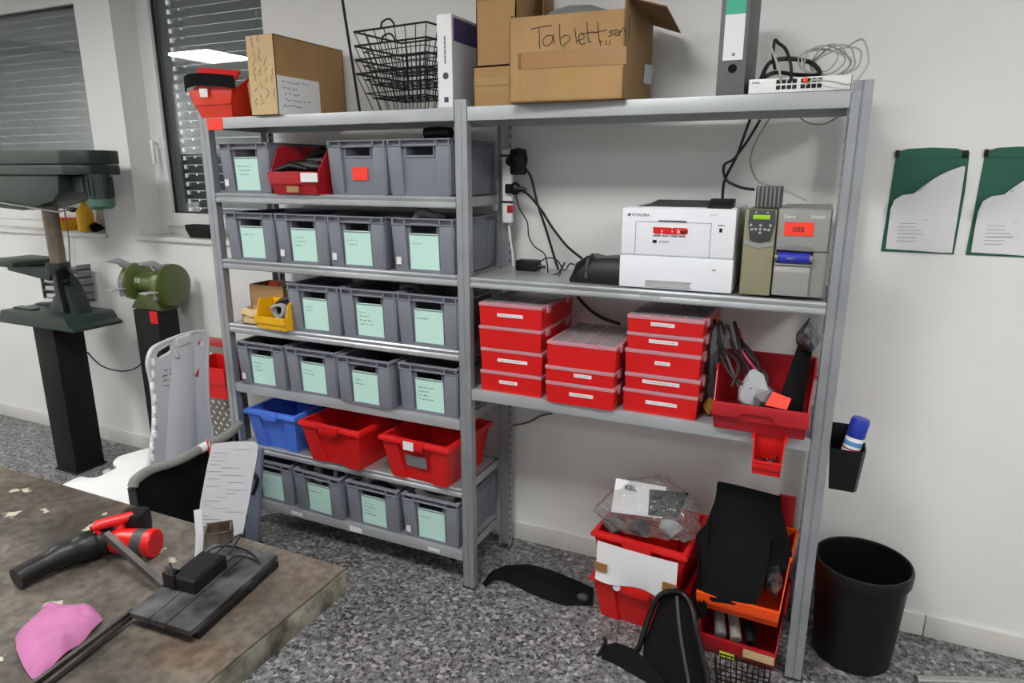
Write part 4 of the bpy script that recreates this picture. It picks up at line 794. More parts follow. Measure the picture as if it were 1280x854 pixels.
# ================================================================ window sill things
b = Y(246, 283, .52); t = thing('black_tray', 'black angular tray on the right window sill beside the shelf', 'tray', (b.x, .54, 1.436))
m = MB(); zz = 1.4345; m.poly([[Vector((b.x+px*k, .54+py*k*.7, zz+z)) for px, py in ((-.08, -.05), (.12, -.05), (.12, .05), (-.08, .05))] for z, k in ((0, .72), (.05, 1), (.075, 1.0), (.07, .93), (.012, .68))]); m.build('tray_body', 'black_plastic', t, True)
yl = Y(80, 284, .55)
t = thing('yellow_box', 'yellow box on the left window sill behind drill press column', 'box', (yl.x-.05, .55, SILL)); MB().box(-2.15, yl.x+.06, .50, .60, SILL+.0042, SILL+.075, .004).build('box_body', 'yellow_plastic', t, True); MB().box(-2.16, yl.x+.065, .495, .605, SILL+.075, SILL+.085, .003).build('box_lid', 'orange_plastic', t, True)
yl = Y(107, 275, .55); t = thing('yellow_bottle', 'yellow bottle on the left window sill right of drill press column', 'bottle', (yl.x, .55, SILL)); MB().lathe([(.045, SILL+.0042), (.05, SILL+.01), (.05, SILL+.13), (.02, SILL+.17), (.02, SILL+.2)], 20, (yl.x, .55, 0)).build('bottle_body', 'yellow_plastic', t, True); MB().cyl((yl.x, .55, SILL+.195), (yl.x, .55, SILL+.225), .022).build('bottle_cap', 'orange_plastic', t, True)
yl = Y(120, 282, .54); crumple((yl.x, .54, SILL+.034), .065, .03, .03, 31, 'black_fabric', 'dark_cloth', 'dark crumpled cloth at the end of the left window sill', 'cloth')
# ================================================================ diamond plate bin with red boxes, behind left post
q0, q1 = Y(250, 520, .12), Y(306, 520, .12)
t = thing('tread_plate_cabinet', 'diamond-plate column with dark red top behind the left shelf post', 'cabinet', ((q0.x+q1.x)/2, .2, 0)); zt = Y(265, 432, .12).z
MB().box(q0.x-.05, q1.x-.05, .12, .20, 0, zt, .006).build('cabinet_body', 'tread', t, True)
m = MB(); k = 0; z = .04
while z < zt-.03:
    x = q0.x-.04+(.022 if k % 2 else 0)
    while x < q1.x-.06: m.blob((x, .1195, z), (.014, .004, .006), 1, 0, 1, Matrix.Rotation(PI/4*(1 if k % 2 else -1), 4, 'Y')); x += .044
    z += .03; k += 1
m.build('tread_pattern', 'lug_glint', t, True); MB().box(q0.x-.055, q1.x-.045, .115, .205, zt, zt+.02, .006).build('cabinet_top', 'red_dark', t, True)  # pale lug colour over a darker plate stands in for gleaming steel
r0, r1 = Y(256, 495, .02), Y(288, 460, .02)
make_pick_bin('red_bin', .17, .10, r1.z-r0.z+.03, (r1.z-r0.z)*.93, 'red_plastic', 'red bin hung on the diamond-plate column beside left shelf post', 'bin', ((r0.x+r1.x)/2-.012, .012, r0.z), 0, None, .95)
bz = Z(293, 486, H[2]); t = thing('spray_can', 'white spray can with yellow and red band behind leftmost shelf post', 'spray can', (-.01, .22, H[2]))
# the can stands on the cabinet side; it shows between post and crate
c = (.021, .30, 0); MB().lathe([(.017, H[2]), (.017, H[2]+.15), (.014, H[2]+.17)], 20, c).build('can_body', 'dark_grey', t, True); MB().lathe([(.0174, H[2]+.07), (.0174, H[2]+.11)], 20, c, cap=False).build('can_label', 'yellow_plastic', t, True); MB().lathe([(.016, H[2]+.165), (.016, H[2]+.23), (.012, H[2]+.235)], 20, c).build('can_cap', 'handle_white', t, True)
MB().box(.02, .10, .36, .375, H[1]+.002, H[1]+.25).build('red_board', 'red_dark'); tag(bpy.data.objects['red_board'], 'dark red board at the rear corner behind the blue tub', 'board')
# ================================================================ bath lift chair (rear of backrest faces us)
bl = thing('bath_lift', 'light grey plastic bath chair with a tall slotted backrest and white seat', 'bath chair', (-.3, -.35, 0))
xb = -.03
outl = [(187, 441), (192, 434), (201, 429), (220, 421), (238, 416), (250, 414.5), (256, 417), (258, 424), (257.5, 450), (258, 490), (260, 520), (263, 548), (240, 566), (214, 578), (187, 592), (189, 560), (192, 530), (191.5, 500), (188, 475), (184, 455)]
pb_ = [X(u, v, xb) for u, v in outl]
# board with two hand holes, cut as a filled curve-like mesh
def holed(outer, holes, t, nx):
    cu = bpy.data.curves.new('c', 'CURVE'); cu.dimensions = '2D'; cu.fill_mode = 'BOTH'; cu.extrude = t/2; cu.bevel_depth = .004; cu.bevel_resolution = 2
    for ring in [outer]+holes:
        sp = cu.splines.new('POLY'); sp.points.add(len(ring)-1); sp.use_cyclic_u = True
        for p, c_ in zip(sp.points, ring): p.co = (c_[0], c_[1], 0, 1)
    ob = bpy.data.objects.new('c', cu); me = bpy.data.meshes.new_from_object(ob); bpy.data.objects.remove(ob); bpy.data.curves.remove(cu); return me
def px(us): return [(X(u, v, xb).y, X(u, v, xb).z) for u, v in us]
h1 = [(193, 444), (196, 438.5), (211, 429.5), (215, 430.5), (215, 438), (212, 441), (198, 449), (194, 448.5)]
h2 = [(245, 427), (250, 424), (253, 426), (253, 431.5), (249, 434), (245, 432)]
me = holed([(p.y, p.z) for p in spline(pb_, 4, True)], [px(h1), px(h2)], .014, None)
me.transform(Matrix(((0, 0, 1, xb), (1, 0, 0, 0), (0, 1, 0, 0), (0, 0, 0, 1))))
yc = .5*(pb_[0].y+pb_[6].y); zc = pb_[6].z
m = MB(); m.bm.from_mesh(me); bpy.data.meshes.remove(me); m.build('backrest', 'bath_grey', bl, True, smooth=40)
m = MB(); m.tube([p+Vector((.006, 0, 0)) for p in pb_], .009, 8, closed=True, sub=4); m.build('edge_bead', 'bath_grey', bl, True)
q = lambda u, v, o=.012: X(u, v, xb)+Vector((o, 0, 0))
m = MB(); m.grid(lambda a, b: q(212+(30)*a+(-8*b if a < .5 else 4*b), 424+150*b-8*a+6*a, .009+.028*math.sin(PI*a)*(.35+.65*b)), 14, 16, .002); m.build('back_channel', 'bath_grey', bl, True, smooth=60)
m = MB(); m.box(-.012, .012, -.04, .04, -.02, .02, .008, Matrix.Translation(q(226, 425, .016)) @ Matrix.Rotation(.1, 4, 'X')); m.tube([q(213, 432, .01), q(217, 445, .02), q(220, 446, .016)], .012, 8); m.build('hook_boss', 'bath_grey', bl, True)
m = MB(); scrawl(m, q(200, 463, .0125), (0, 1, -.12), (0, .1, 1), .10, 4, .024, .012, 77, .0012); m.build('warning_print', 'dark_grey', bl, True); MB().tube([q(243, 470), q(246, 461)], [.009, .003], 8).build('red_mark', 'red_dark', bl, True)
for k in range(9):
    u, v = 186.5+(5 if 2 < k < 7 else 2)*.9, 452+k*15; MB().box(-.008, .008, -.006, .006, -.016, .016, .003, Matrix.Translation(q(u, v, .012))).build('edge_clip', 'bath_white', bl, True)
so = [(60, 612), (76.7, 606), (98.6, 596), (110, 597), (121.8, 596), (135, 590), (146, 584), (143, 581), (141, 578), (146, 572), (152.7, 569), (170, 564), (186, 560), (215, 556), (232, 575), (225, 600), (190, 640), (120, 640)]
sp_ = [Z(u, v, .45) for u, v in so]
MB().slab(spline(sp_, 4, True), .016, (0, 0, -1), .004).build('seat', 'bath_white', bl, True)
sc = sum(sp_, Vector())/len(sp_)
m = MB(); m.box(sc.x-.14, sc.x+.14, sc.y-.10, sc.y+.10, .0, .03, .008); m.tube([(sc.x-.12, sc.y, .03), (sc.x+.1, sc.y, .435)], .018, 8).tube([(sc.x+.12, sc.y, .03), (sc.x-.1, sc.y, .435)], .018, 8); m.build('scissor_base', 'bath_grey', bl, True)
m = MB(); m.tube([(xb-.01, -.3, .45), (xb, -.3, .56)], .02, 8).tube([(xb-.01, -.2, .45), (xb, -.2, .56)], .02, 8); m.build('hinge_bracket', 'bath_grey', bl, True)
MB().blob(X(222, 576, xb+.03), (.02, .05, .012), 2).build('hinge_cover', 'dark_grey', bl, True)
# ================================================================ padded armrest frame with black panel
af = thing('armrest_frame', 'chair side frame with a grey padded armrest and black panel behind workbench', 'chair', (.33, -.55, 0))
bp = [(166, 609), (168, 602), (173, 597), (189, 587), (225, 575), (256, 558.5), (281.5, 545.7), (293, 537), (299.5, 530)]
zs = [.672, .69, .70, .70, .70, .70, .705, .71, .718]
P3 = [Z(u, v, z) for (u, v), z in zip(bp, zs)]
MB().tube(P3, .0185, 12, sub=5).build('padded_armrest', 'pad_grey', af, True)
k1 = (P3[5]*.75+P3[4]*.25); k2 = (P3[5]*.9+P3[6]*.1); MB().tube([k1, k2], .0195, 14).build('paper_band', 'paper', af, True); m = MB().tube([P3[5]+Vector((.0, .005, -.02)), P3[5]+Vector((.004, .01, .022)), P3[5]+Vector((.02, 0, .0)), P3[5]+Vector((.026, 0, -.03))], .004, 6, sub=4); m.build('red_string', 'red_plastic', af, True)
d_ = Vector((0, 0, -.46)); off = Vector((-.012, 0, -.01))
MB().slab([P3[1]+off, P3[3]+off, P3[4]+off, P3[5]+off, P3[6]+off, P3[8]+off, P3[8]+off+d_, P3[1]+off+d_], .02, (-1, 0, 0), .004).build('side_panel', 'black_matte', af, True)
for p in (P3[1], P3[7]): MB().tube([(p.x-.022, p.y, p.z-.03), (p.x-.022, p.y, .0)], .014, 10).build('leg', 'dark_grey', af, True)
# sleeve with printed sheet on a grey-blue stool
st = thing('plastic_stool', 'grey-blue plastic stool frame standing before the bottom shelf crates', 'stool', (.6, -.25, 0))
s0, s1, s2, s3 = Y(303, 556, -.20), Y(327, 562, -.16), Y(321, 676, -.16), Y(298, 690, -.20)
MB().slab([s0, s1, Vector((s2.x, s2.y, .03)), Vector((s3.x, s3.y, .02))], .025, (-.2, 1, 0), .006).build('leg_panel', 'stool_blue', st, True)
MB().slab([s0, s0+Vector((-.16, -.05, -.01)), Vector((s3.x-.16, s3.y-.07, .02)), Vector((s3.x, s3.y, .02))], .025, (.1, 1, 0), .006).build('leg_panel', 'stool_blue', st, True)
m = MB()
for p in (s2, s3): m.tube([(p.x, p.y+.01, .0), (p.x, p.y+.01, .035)], .022, 12)
m.build('foot', 'black_plastic', st, True); m = MB(); m.tube([Y(314, 590, -.2), Y(322, 600, -.19), Y(316, 618, -.2)], .009, 8, sub=4); m.build('latch', 'black_plastic', st, True)
TLp = Y(265, 554, -.56); nn = Vector((.25, -.70, .62)).normalized()
cor = [(265, 555), (292, 552), (318, 552.5), (322.5, 556), (320, 575), (312, 620), (303, 668), (298, 672), (270, 668), (246, 664), (251, 625), (258, 588)]
pv = [PL(u, v, TLp, nn) for u, v in cor]
sl = thing('document_sleeve', 'printed sheet in a plastic sleeve leaning beside the black armrest panel', 'document', (sum(pv, Vector())/len(pv))-Vector((0, 0, .15)))
MB().slab(pv, .004, -nn).build('printed_sheet', 'paper_dull', sl, True)
m = MB()
for k in range(22):
    v = 562+k*4.6; u0 = 266-(k*.78); r_ = random.Random(k); u1 = u0+r_.choice((0, 0, 14, 26)); a, b = PL(u1, v, TLp, nn)+nn*.0015, PL(min(u1+r_.uniform(6, 30), 314-k*.5), v+.3, TLp, nn)+nn*.0015; m.tube([a, b], .0007, 4)
m.build('print_lines', 'mid_grey', sl, True); MB().slab([p+nn*.003 for p in pv], .0006, nn).build('plastic_sleeve', 'clear_film', sl, True)
# ================================================================ workbench
TZ = .865; tb = thing('workbench', 'worn steel workbench with rust and flaking paint in the foreground', 'workbench', (.9, -1.9, 0))
tx1, ty1 = 1.604, -1.172; tx0, ty0 = -.35, -2.75
MB().box(tx0, tx1, ty0, ty1, TZ-.006, TZ, .003).build('tabletop', 'table', tb, True)
MB().box(tx0+.003, tx1+.001, ty0+.003, ty1-.003, TZ-.066, TZ-.006, .004).build('table_frame', 'table_edge', tb, True)
for x in (tx0+.06, tx1-.10):
    for y in (ty0+.06, ty1-.40): MB().box(x, x+.06, y, y+.06, 0, TZ-.066, .004).build('leg', 'pedestal_black', tb, True)
TB = TZ
A_, B_, C_, D2 = (Z(*p, TB+.02) for p in ((162.6, 771), (238.5, 795), (347, 698), (268, 684)))
def bil(u, v, z): p = (A_*(1-u)+B_*u)*(1-v)+(D2*(1-u)+C_*u)*v; return Vector((p.x, p.y, TB+z))
bp_ = thing('slatted_plate', 'black slatted metal plate lying on the workbench', 'plate', bil(.5, .5, 0))
for a, b in ((0, .33), (.345, .60), (.615, 1)):
    MB().poly([[bil(a, 0, .018), bil(b, 0, .018), bil(b, 1, .018), bil(a, 1, .018)], [bil(a, 0, .030), bil(b, 0, .030), bil(b, 1, .030), bil(a, 1, .030)]]).build('slat', 'plate_black', bp_, True)
m = MB(); 
for v in (.06, .86): m.poly([[bil(.03, v, .0), bil(.97, v, .0), bil(.97, v+.08, .0), bil(.03, v+.08, .0)], [bil(.03, v, .0185), bil(.97, v, .0185), bil(.97, v+.08, .0185), bil(.03, v+.08, .0185)]])
m.build('cross_bar', 'black_plastic', bp_, True); m = MB(); m.poly([[bil(1, .05, .002), bil(1.03, .05, .002), bil(1.03, .98, .002), bil(1, .98, .002)], [bil(1, .05, .018), bil(1.03, .05, .016), bil(1.03, .98, .016), bil(1, .98, .018)]]); m.build('edge_bar', 'black_plastic', bp_, True)
ad = thing('power_adapter', 'black mains adapter block lying on the black slatted plate', 'adapter', bil(.4, .5, .02)); z0, z1 = .0305, .066
m = MB(); m.poly([[bil(u, v, z) for u, v in ((.18, .34), (.56, .34), (.55, .72), (.18, .72))] for z in (z0, z1-.006)]+[[bil(u, v, z1) for u, v in ((.20, .36), (.54, .36), (.52, .70), (.20, .70))]]); m.build('adapter_body', 'black_plastic', ad, True, smooth=0)
m = MB(); m.poly([[bil(u, v, z) for u, v in ((.04, .34), (.24, .33), (.24, .42), (.04, .43))] for z in (.036, .066)]); m.build('plug_head', 'black_plastic', ad, True)
for v in (.36, .40): MB().cyl(bil(.10, v, .060), bil(.10, v, .085), .0035, 8).build('plug_pin', 'steel', ad, True)
for k, (pts) in enumerate(([(.1, .6, .03), (.2, .85, .05), (.5, .95, .04), (.8, .9, .03), (1.0, .78, .02), (1.03, .6, .01)], [(.5, .72, .04), (.6, .85, .04), (.9, .85, .03), (1.0, .72, .024), (.95, .62, .024)], [(.2, .75, .03), (.3, 1.0, .05), (.4, 1.05, .06), (.45, .95, .06), (.5, .8, .05)])):
    tag(MB().tube([bil(*p) for p in pts], .0026, 6, sub=8).build('cable', 'cable_black'), ['thin black cable looped over the right edge of the slatted plate', 'thin black cable lying across the slatted plate beside the adapter', 'thin black cable sticking up behind the adapter'][k], 'cable')
def flatbar(pts, w_, t_, name, label):
    o = MB().tube(pts, w_, 4, flat=t_/w_).build(name, 'bar_steel' if name != 'steel_strip' else 'light_grey', smooth=0); return tag(o, label, 'bar')
flatbar([Z(132, 668, TB+.075), Z(205, 733, TB+.030)], .011, .006, 'steel_bar', 'grey steel bar leaning from the red power tool to the slatted plate')
flatbar([Z(20, 872, TB+.012), Z(165, 764, TB+.022)], .012, .007, 'steel_bar', 'dark steel bar pointing at the slatted plate past the pink cloth')
flatbar([Z(26, 880, TB+.010), Z(168, 768, TB+.016)], .007, .006, 'steel_bar', 'thinner steel bar lying along the dark bar near the pink cloth')
b0 = Z(248, 698, TB+.006); b1 = b0+Vector((-.045, .05, .10)); flatbar([b0, b0*.5+b1*.5+Vector((.006, 0, 0)), b1], .009, .003, 'steel_strip', 'short steel strip standing up at the rear of the slatted plate')
g0 = Z(275, 674, TB); t = thing('square_tube', 'short piece of square steel tube standing on the workbench edge', 'tube', (g0.x, g0.y, TB)); m = MB(); R_ = Matrix.Translation((g0.x, g0.y+.0, TB)) @ Matrix.Rotation(.75, 4, 'Z'); a = .032; e = .004
m.box(-a, a, -a, -a+e, 0, .035, 0, R_).box(-a, a, a-e, a, 0, .035, 0, R_).box(-a, -a+e, -a, a, 0, .035, 0, R_).box(a-e, a, -a, a, 0, .035, 0, R_); m.build('tube_wall', 'table', t, True, smooth=0)
# red and black power tool
pt = thing('power_tool', 'red and black cordless power tool lying on the workbench', 'power tool', Z(140, 690, TB))
zc = TB+.036; e0, e1 = Z(140, 676, zc), Z(193, 679, zc); ax_ = (e1-e0).normalized(); L_ = (e1-e0).length
def along(a): return e0+ax_*a*L_
MB().tube([along(0), along(.15), along(.62)], [.026, .032, .034], 20).build('tool_body', 'red_plastic', pt, True); MB().tube([along(.60), along(.86)], .0345, 20).build('black_band', 'dark_grey', pt, True)
MB().tube([along(.84), along(.88), along(1.0), along(1.03)], [.034, .036, .036, .033], 20).build('nose_ring', 'red_plastic', pt, True); MB().tube([along(1.0), along(1.034)], .027, 20).build('nose_bore', 'red_dark', pt, True)
l = [Z(u, v, TB+h_) for u, v, h_ in ((20, 724, .027), (71, 697, .034), (100, 686, .037), (122, 678, .037), (142, 675, .036))]; MB().tube(l, [.026]*5+[.032]*5+[.036]*5+[.034]*6, 14, sub=5).build('tool_barrel', 'black_plastic', pt, True)
hz = TB+.085; MB().tube([Z(114, 661, hz), Z(122, 657, hz), Z(150, 649.5, hz), Z(166, 645, hz)], [.006, .013, .014, .012], 12).build('handle', 'red_plastic', pt, True)
MB().tube([Z(152, 655, TB+.07), Z(146, 668, TB+.05)], .012, 10).tube([Z(119, 664, hz-.01), Z(132, 672, TB+.05), Z(124, 676, TB+.045)], .006, 8).build('trigger_guard', 'red_plastic', pt, True)
bz = Z(167, 655, TB+.05); MB().box(-.03, .034, -.03, .03, -.034, .034, .014, Matrix.Translation(Z(168, 653, TB+.06)) @ Matrix.Rotation(.4, 4, 'Z')).build('battery', 'black_plastic', pt, True)
# pink cloth
pc = [Z(u, v, TB) for u, v in ((50, 765), (71, 757), (100, 758), (118, 763), (128, 777), (112, 795), (92, 812), (71, 830), (40, 850), (20, 800))]; pc = spline(pc, 5, True); cen = sum(pc, Vector())/len(pc)
def cf(a, b):
    k = a*len(pc); i = int(k) % len(pc); f = k-int(k); p = pc[i]*(1-f)+pc[(i+1) % len(pc)]*f; d = (p-cen)*b
    return Vector((cen.x+d.x, cen.y+d.y, TB+.004+.022*(1-b**3)+.02*abs(noise.noise(Vector((cen.x+d.x, cen.y+d.y, 0))*16))*min(1, 3*(1-b))+.004*math.sin(a*31)*b))
tag(MB().grid(cf, 80, 18, .002).build('pink_cloth', 'pink_cloth'), 'pink cloth bunched at the left edge of the workbench', 'cloth')
# ================================================================ bottom right: tubs, bag, fabric
lower = make_tub(.385, .36, .2, 'red_plastic', 'red tub on the floor, lower of the two under the plastic bag', 'tub', (2.052, .015, 0), -.09, 'red floor tubs')
MB().cyl((-.075, -.013, .185), (-.075, -.010, .185), .016, 14).build('white_dot', 'paper', lower)
upper = make_tub(.385, .36, .2, 'red_plastic', 'red tub stacked on another, with white sheet taped on its front', 'tub', (2.052, .012, .203), -.09, 'red floor tubs')
m = MB(); m.grid(lambda u, v: (-.165+.33*u, -.006-.005*math.sin(u*3)-.012*(1-v)**3*math.sin(u*7+1)-.004*(1-v), .0+.165*v+(-.006*math.sin(u*8) if v < .05 else 0)), 14, 8, .0015); m.build('white_sheet', 'paper', upper)
for x in (-.168, .115): MB().box(x, x+.055, -.026, -.021, .045, .08).build('brown_tape', 'tape', upper)
zb = .41; bc = Vector((2.06, .17, zb))
bk = thing('brochure', 'white brochure with black photo inside the clear plastic bag', 'brochure', (2.05, .17, zb)); n_ = Vector((.15, -.75, .6)).normalized(); c0 = Y(798, 625, .12)
def br(us, t_): return MB().slab([PL(u, v, c0, n_) for u, v in us], t_, -n_)
br([(770, 598), (833, 609), (828, 648), (764, 640)], .006).build('white_page', 'paper', bk, True); br([(815, 613), (861, 617), (848, 648), (812, 645)], .0075).build('dark_picture', 'black_plastic', bk, True)
c1 = c0+n_*.004; MB().slab([PL(u, v, c1, n_) for u, v in ((812, 612), (860, 616), (846, 647), (810, 644))], .002, n_).build('dark_picture', 'black_matte', bk, True)
MB().text('KEL', .028, PL(781, 612, c1+n_*.001, n_), PL(800, 615, c1, n_)-PL(780, 612, c1, n_), PL(781, 602, c1, n_)-PL(781, 612, c1, n_), bold=True).build('page_title', 'black_plastic', bk, True, smooth=0)
BR = random.Random(11); BD = [(Vector((BR.uniform(-1, 1), BR.uniform(-1, 1), BR.uniform(-1, 1))).normalized(), BR.uniform(.8, 1.2)) for _ in range(60)]
bg = MB().blob((0, 0, 0), (1, 1, 1), 6)
def bf(p):
    d = Vector(p).normalized(); k = max(d.dot(n)*w_ for n, w_ in BD); s = min(1.18, .86/max(k, .45))+.10*abs(noise.noise(d*4.3))-.05*abs(noise.noise(d*9))
    wing = max(0, d.x*.75+d.z*.55-.45)*.55; lf = max(0, -d.x*.8+d.z*.2-.5)*.1
    v = Vector((d.x*.215*s+wing*.10-lf*.1, d.y*.17*s, d.z*.165*s+wing*.06)); v.z = max(v.z, -.058+.02*abs(noise.noise(d*6))); return v+Vector((2.050, .16, .472))
tag(bg.tf(bf).build('plastic_bag', 'bag', smooth=30), 'large clear plastic bag bulging on the upper red tub', 'bag')
for k, (u, v, yy) in enumerate(((768, 655, .06), (800, 660, .03), (838, 660, .05))): crumple(tuple(Y(u, v, yy+.05)), .045, .05, .03, 60+k, ['mid_grey', 'dark_grey', 'light_grey'][k], 'wrapped_part', ['mid grey wrapped part at the left inside the clear bag', 'dark wrapped part in the middle of the clear bag', 'pale wrapped part at the right inside the clear bag'][k], 'part')
rb_ = make_pick_bin('stacking_bin', .30, .34, .20, .085, 'red_dark', 'dark red open-front bin on the floor under the orange bin', 'bin', (2.447, .0, 0), -.05, None, .93)
MB().box(.03, .14, -.016, -.0125, .048, .08).build('torn_label', 'card_light', rb_); MB().box(-.055, -.0, -.0135, -.009, .012, .034).tf(lambda p: (p.x, p.y+.008, p.z)).build('yellow_label', 'yellow_mark', rb_)
for k, x in enumerate((2.37, 2.425, 2.48)): tag(MB().tube([(x+.02, .02, .085), (x, .10, .12), (x-.03, .2, .15)], .021, 10, sub=4).build('grey_tube', ['mid_grey', 'tube_grey', 'black_plastic'][k]), ['mid grey tube in the floor bin, leftmost', 'paler grey tube in the middle of the floor bin', 'black tube in the floor bin, rightmost'][k], 'tube')
ob = make_pick_bin('stacking_bin', .318, .34, .235, .075, 'orange_plastic', 'orange open-front bin stacked on the dark red floor bin', 'bin', (2.440, -.02, .202), -.05, None, .90)
# black fabric seat pad pile
fb = thing('black_cushion', 'black fabric cushion pile heaped in the orange bin', 'cushion', (2.43, .12, .30))
def pad(us, depth, t_, name, m_='black_fabric'):
    pts = [Y(u, v, d) for (u, v), d in zip(us, depth)]; n = (pts[1]-pts[0]).cross(pts[2]-pts[0]).normalized()
    if n.dot(CAM-pts[0]) > 0: n = -n
    return MB().slab(pts, t_, n, .012).build(name, m_, fb, True, smooth=50)
def drape(rows, name, t_, m_='black_fabric'):
    R_ = [(Y(l[0], l[1], y), Y(r[0], r[1], y)) for l, r, y in rows]; A = spline([a for a, b in R_], 5); B = spline([b for a, b in R_], 5)
    def f(u, v):
        i = min(int(v*(len(A)-1)+1e-6), len(A)-1); p = A[i]*(1-u)+B[i]*u; q = 4*u*(1-u); return p+Vector((0, -.012*q, .010*q))
    return MB().grid(f, 10, len(A)-1, -t_).build(name, m_, fb, True, smooth=60)
drape([((900, 602), (973, 621), .27), ((897, 628), (974, 640), .24), ((886, 660), (983, 672), .17), ((880, 690), (988, 702), .11), ((884, 722), (972, 724), .06)], 'seat_pad', .035)
drape([((884, 664), (962, 674), .115), ((880, 690), (958, 702), .07), ((879, 715), (953, 728), .03), ((882, 737), (944, 749), .012), ((886, 745), (938, 752), .012)], 'folded_pad', .03)
pad([(872, 668), (890, 650), (882, 720), (883, 770), (874, 775), (874, 710)], [.04, .1, .0, -.03, -.03, .0], .008, 'strap', 'black_matte')
crumple(tuple(Y(968, 725, .06)), .035, .05, .07, 41, 'silver_bag', 'foil_bag', 'crumpled clear bag at the right of the orange bin', 'bag')
bk2 = MB().box(2.535, 2.60, .335, .355, .0, .56, .004); tag(bk2.build('red_board', 'red_dark'), 'upright dark red board behind the orange bin', 'board')
# flat black plastic panel on the floor
pp = [(604, 730, .0), (614, 716, .01), (632, 708, .02), (660, 706, .03), (690, 714, .035), (720, 726, .03), (742, 736, .02)]
qq = [(606, 734, .0), (618, 725, .0), (632, 726, .0), (655, 738, .0), (680, 749, .0), (706, 757, .0), (741, 757, .0)]
PT = [Z(u, v, h_+.004) for u, v, h_ in pp]; QT = [Z(u, v, h_+.004) for u, v, h_ in qq]
def pf(a, b):
    k = a*(len(PT)-1); i = min(int(k), len(PT)-2); f = k-i; p = PT[i]*(1-f)+PT[i+1]*f; q_ = QT[i]*(1-f)+QT[i+1]*f; r = q_*(1-b)+p*b; r.z += .03*math.sin(PI*b)*math.sin(PI*min(1, a*1.1)); return r
t = thing('plastic_shell', 'flat curved black plastic shell lying on the floor under the right bay', 'plastic shell', Z(660, 735, 0)); MB().grid(pf, 24, 8, -.004).build('shell_body', 'black_matte', t, True, smooth=60); MB().blob(Z(729, 747, .02), (.03, .02, .018), 2).build('buckle', 'dark_grey', t, True)
# A-shaped black frame leaning in front
fA = thing('leg_support', 'black A-shaped tubular support leaning against the red tubs', 'support frame', Z(820, 850, 0))
ap = Y(835, 740, -.09); L1 = [Y(793, 818, -.17), Y(800, 806, -.16), Y(812, 770, -.12), Y(822, 748, -.10), ap, Y(852, 741, -.09), Y(864, 758, -.11), Y(872, 795, -.16), Y(880, 830, -.2), Y(886, 862, -.24)]
MB().tube(L1, .011, 10, sub=6).build('tube_frame', 'black_gloss', fA, True)
MB().slab([L1[1]+Vector((.01, .02, 0)), L1[3]+Vector((.01, .02, 0)), L1[4]+Vector((0, .02, -.01)), L1[5]+Vector((0, .02, -.01)), L1[6]+Vector((-.005, .02, 0)), L1[8]+Vector((-.01, .02, 0)), L1[9]+Vector((-.01, .02, 0)), Y(800, 870, -.26)], .01, (0, 1, 0)).build('fabric_panel', 'black_matte', fA, True)
MB().tube([Y(846, 745, -.1), Y(850, 790, -.165), Y(862, 860, -.25)], .006, 8, sub=4).build('seam', 'dark_grey', fA, True)
fp = [Y(u, v, y) for u, v, y in ((757, 806, -.16), (770, 803, -.15), (795, 812, -.17), (830, 850, -.24), (835, 880, -.28), (760, 872, -.27), (742, 846, -.23))]; MB().slab(fp, .012, (0, .6, -.6), .004).build('foot_plate', 'black_matte', fA, True, smooth=40)
MB().tube([Y(754, 797, -.15), Y(757, 802, -.155), Y(751, 815, -.17), Y(739, 832, -.2), Y(739, 846, -.22), Y(750, 862, -.25), Y(765, 875, -.27)], .0085, 10, sub=6).build('hook_rod', 'black_plastic', fA, True)
# wire grille on the floor
wg = thing('wire_grille', 'thin black wire grille lying before the floor bins', 'wire grille', Z(910, 840, 0)); m = MB(); g00, g10, g11, g01 = Z(893, 830, .0), Z(962, 850, .0), Z(955, 885, .0), Z(897, 878, .0)
for k in range(11):
    a = k/10; hN = .03; P0 = g00*(1-a)+g10*a; P1 = g01*(1-a)+g11*a; m.tube([P0+Vector((0, 0, .05)), P0+Vector((0, 0, .006)), P1+Vector((0, 0, .006)), P1+Vector((0, 0, .045))], .0022, 5)
for k in range(8):
    a = k/7; P0 = g00*(1-a)+g01*a; P1 = g10*(1-a)+g11*a; m.tube([P0+Vector((0, 0, .05)), P0+Vector((0, 0, .003)), P1+Vector((0, 0, .003)), P1+Vector((0, 0, .05))], .0022, 5)
m.tube([p+Vector((0, 0, .05)) for p in (g00, g10, g11, g01)], .003, 6, closed=True); m.build('wire_mesh', 'black_plastic', wg, True)
# ================================================================ waste bin, holder with spray can, sign, tube
tx, ty = 2.852, .25
wbn = thing('waste_bin', 'round black plastic waste bin standing by the wall right of shelves', 'waste bin', (tx, ty, 0)); hb = .40
MB().lathe([(.132, 0), (.137, .004), (.158, hb-.05), (.166, hb-.048), (.168, hb-.004), (.165, hb), (.158, hb-.002), (.155, hb-.05), (.132, .006), (.001, .006)], 56, (tx, ty, 0)).build('bin_body', 'black_plastic', wbn, True, smooth=45); MB().lathe([(.158, hb-.050), (.1675, hb-.049), (.170, hb-.006), (.166, hb+.003), (.160, hb+.002), (.158, hb-.004)], 56, (tx, ty, 0), cap=False).build('bin_rim', 'black_plastic', wbn, True, smooth=50)
hx0, hz0, hz1 = 2.684, .765, .945
ch = thing('can_holder', 'black plastic holder hanging on the right shelf post with spray can', 'holder', (2.735, .06, hz0)); m = MB()
def hr(z, k, i): w0, d0 = .058*k-i, .05*k-i; return [Vector((2.736-w0*.9, .06-d0, z)), Vector((2.736+w0*.8, .06-d0, z)), Vector((2.736+w0, .06-d0*.6, z)), Vector((2.736+w0, .06+d0, z)), Vector((2.736-w0*.9, .06+d0, z))]
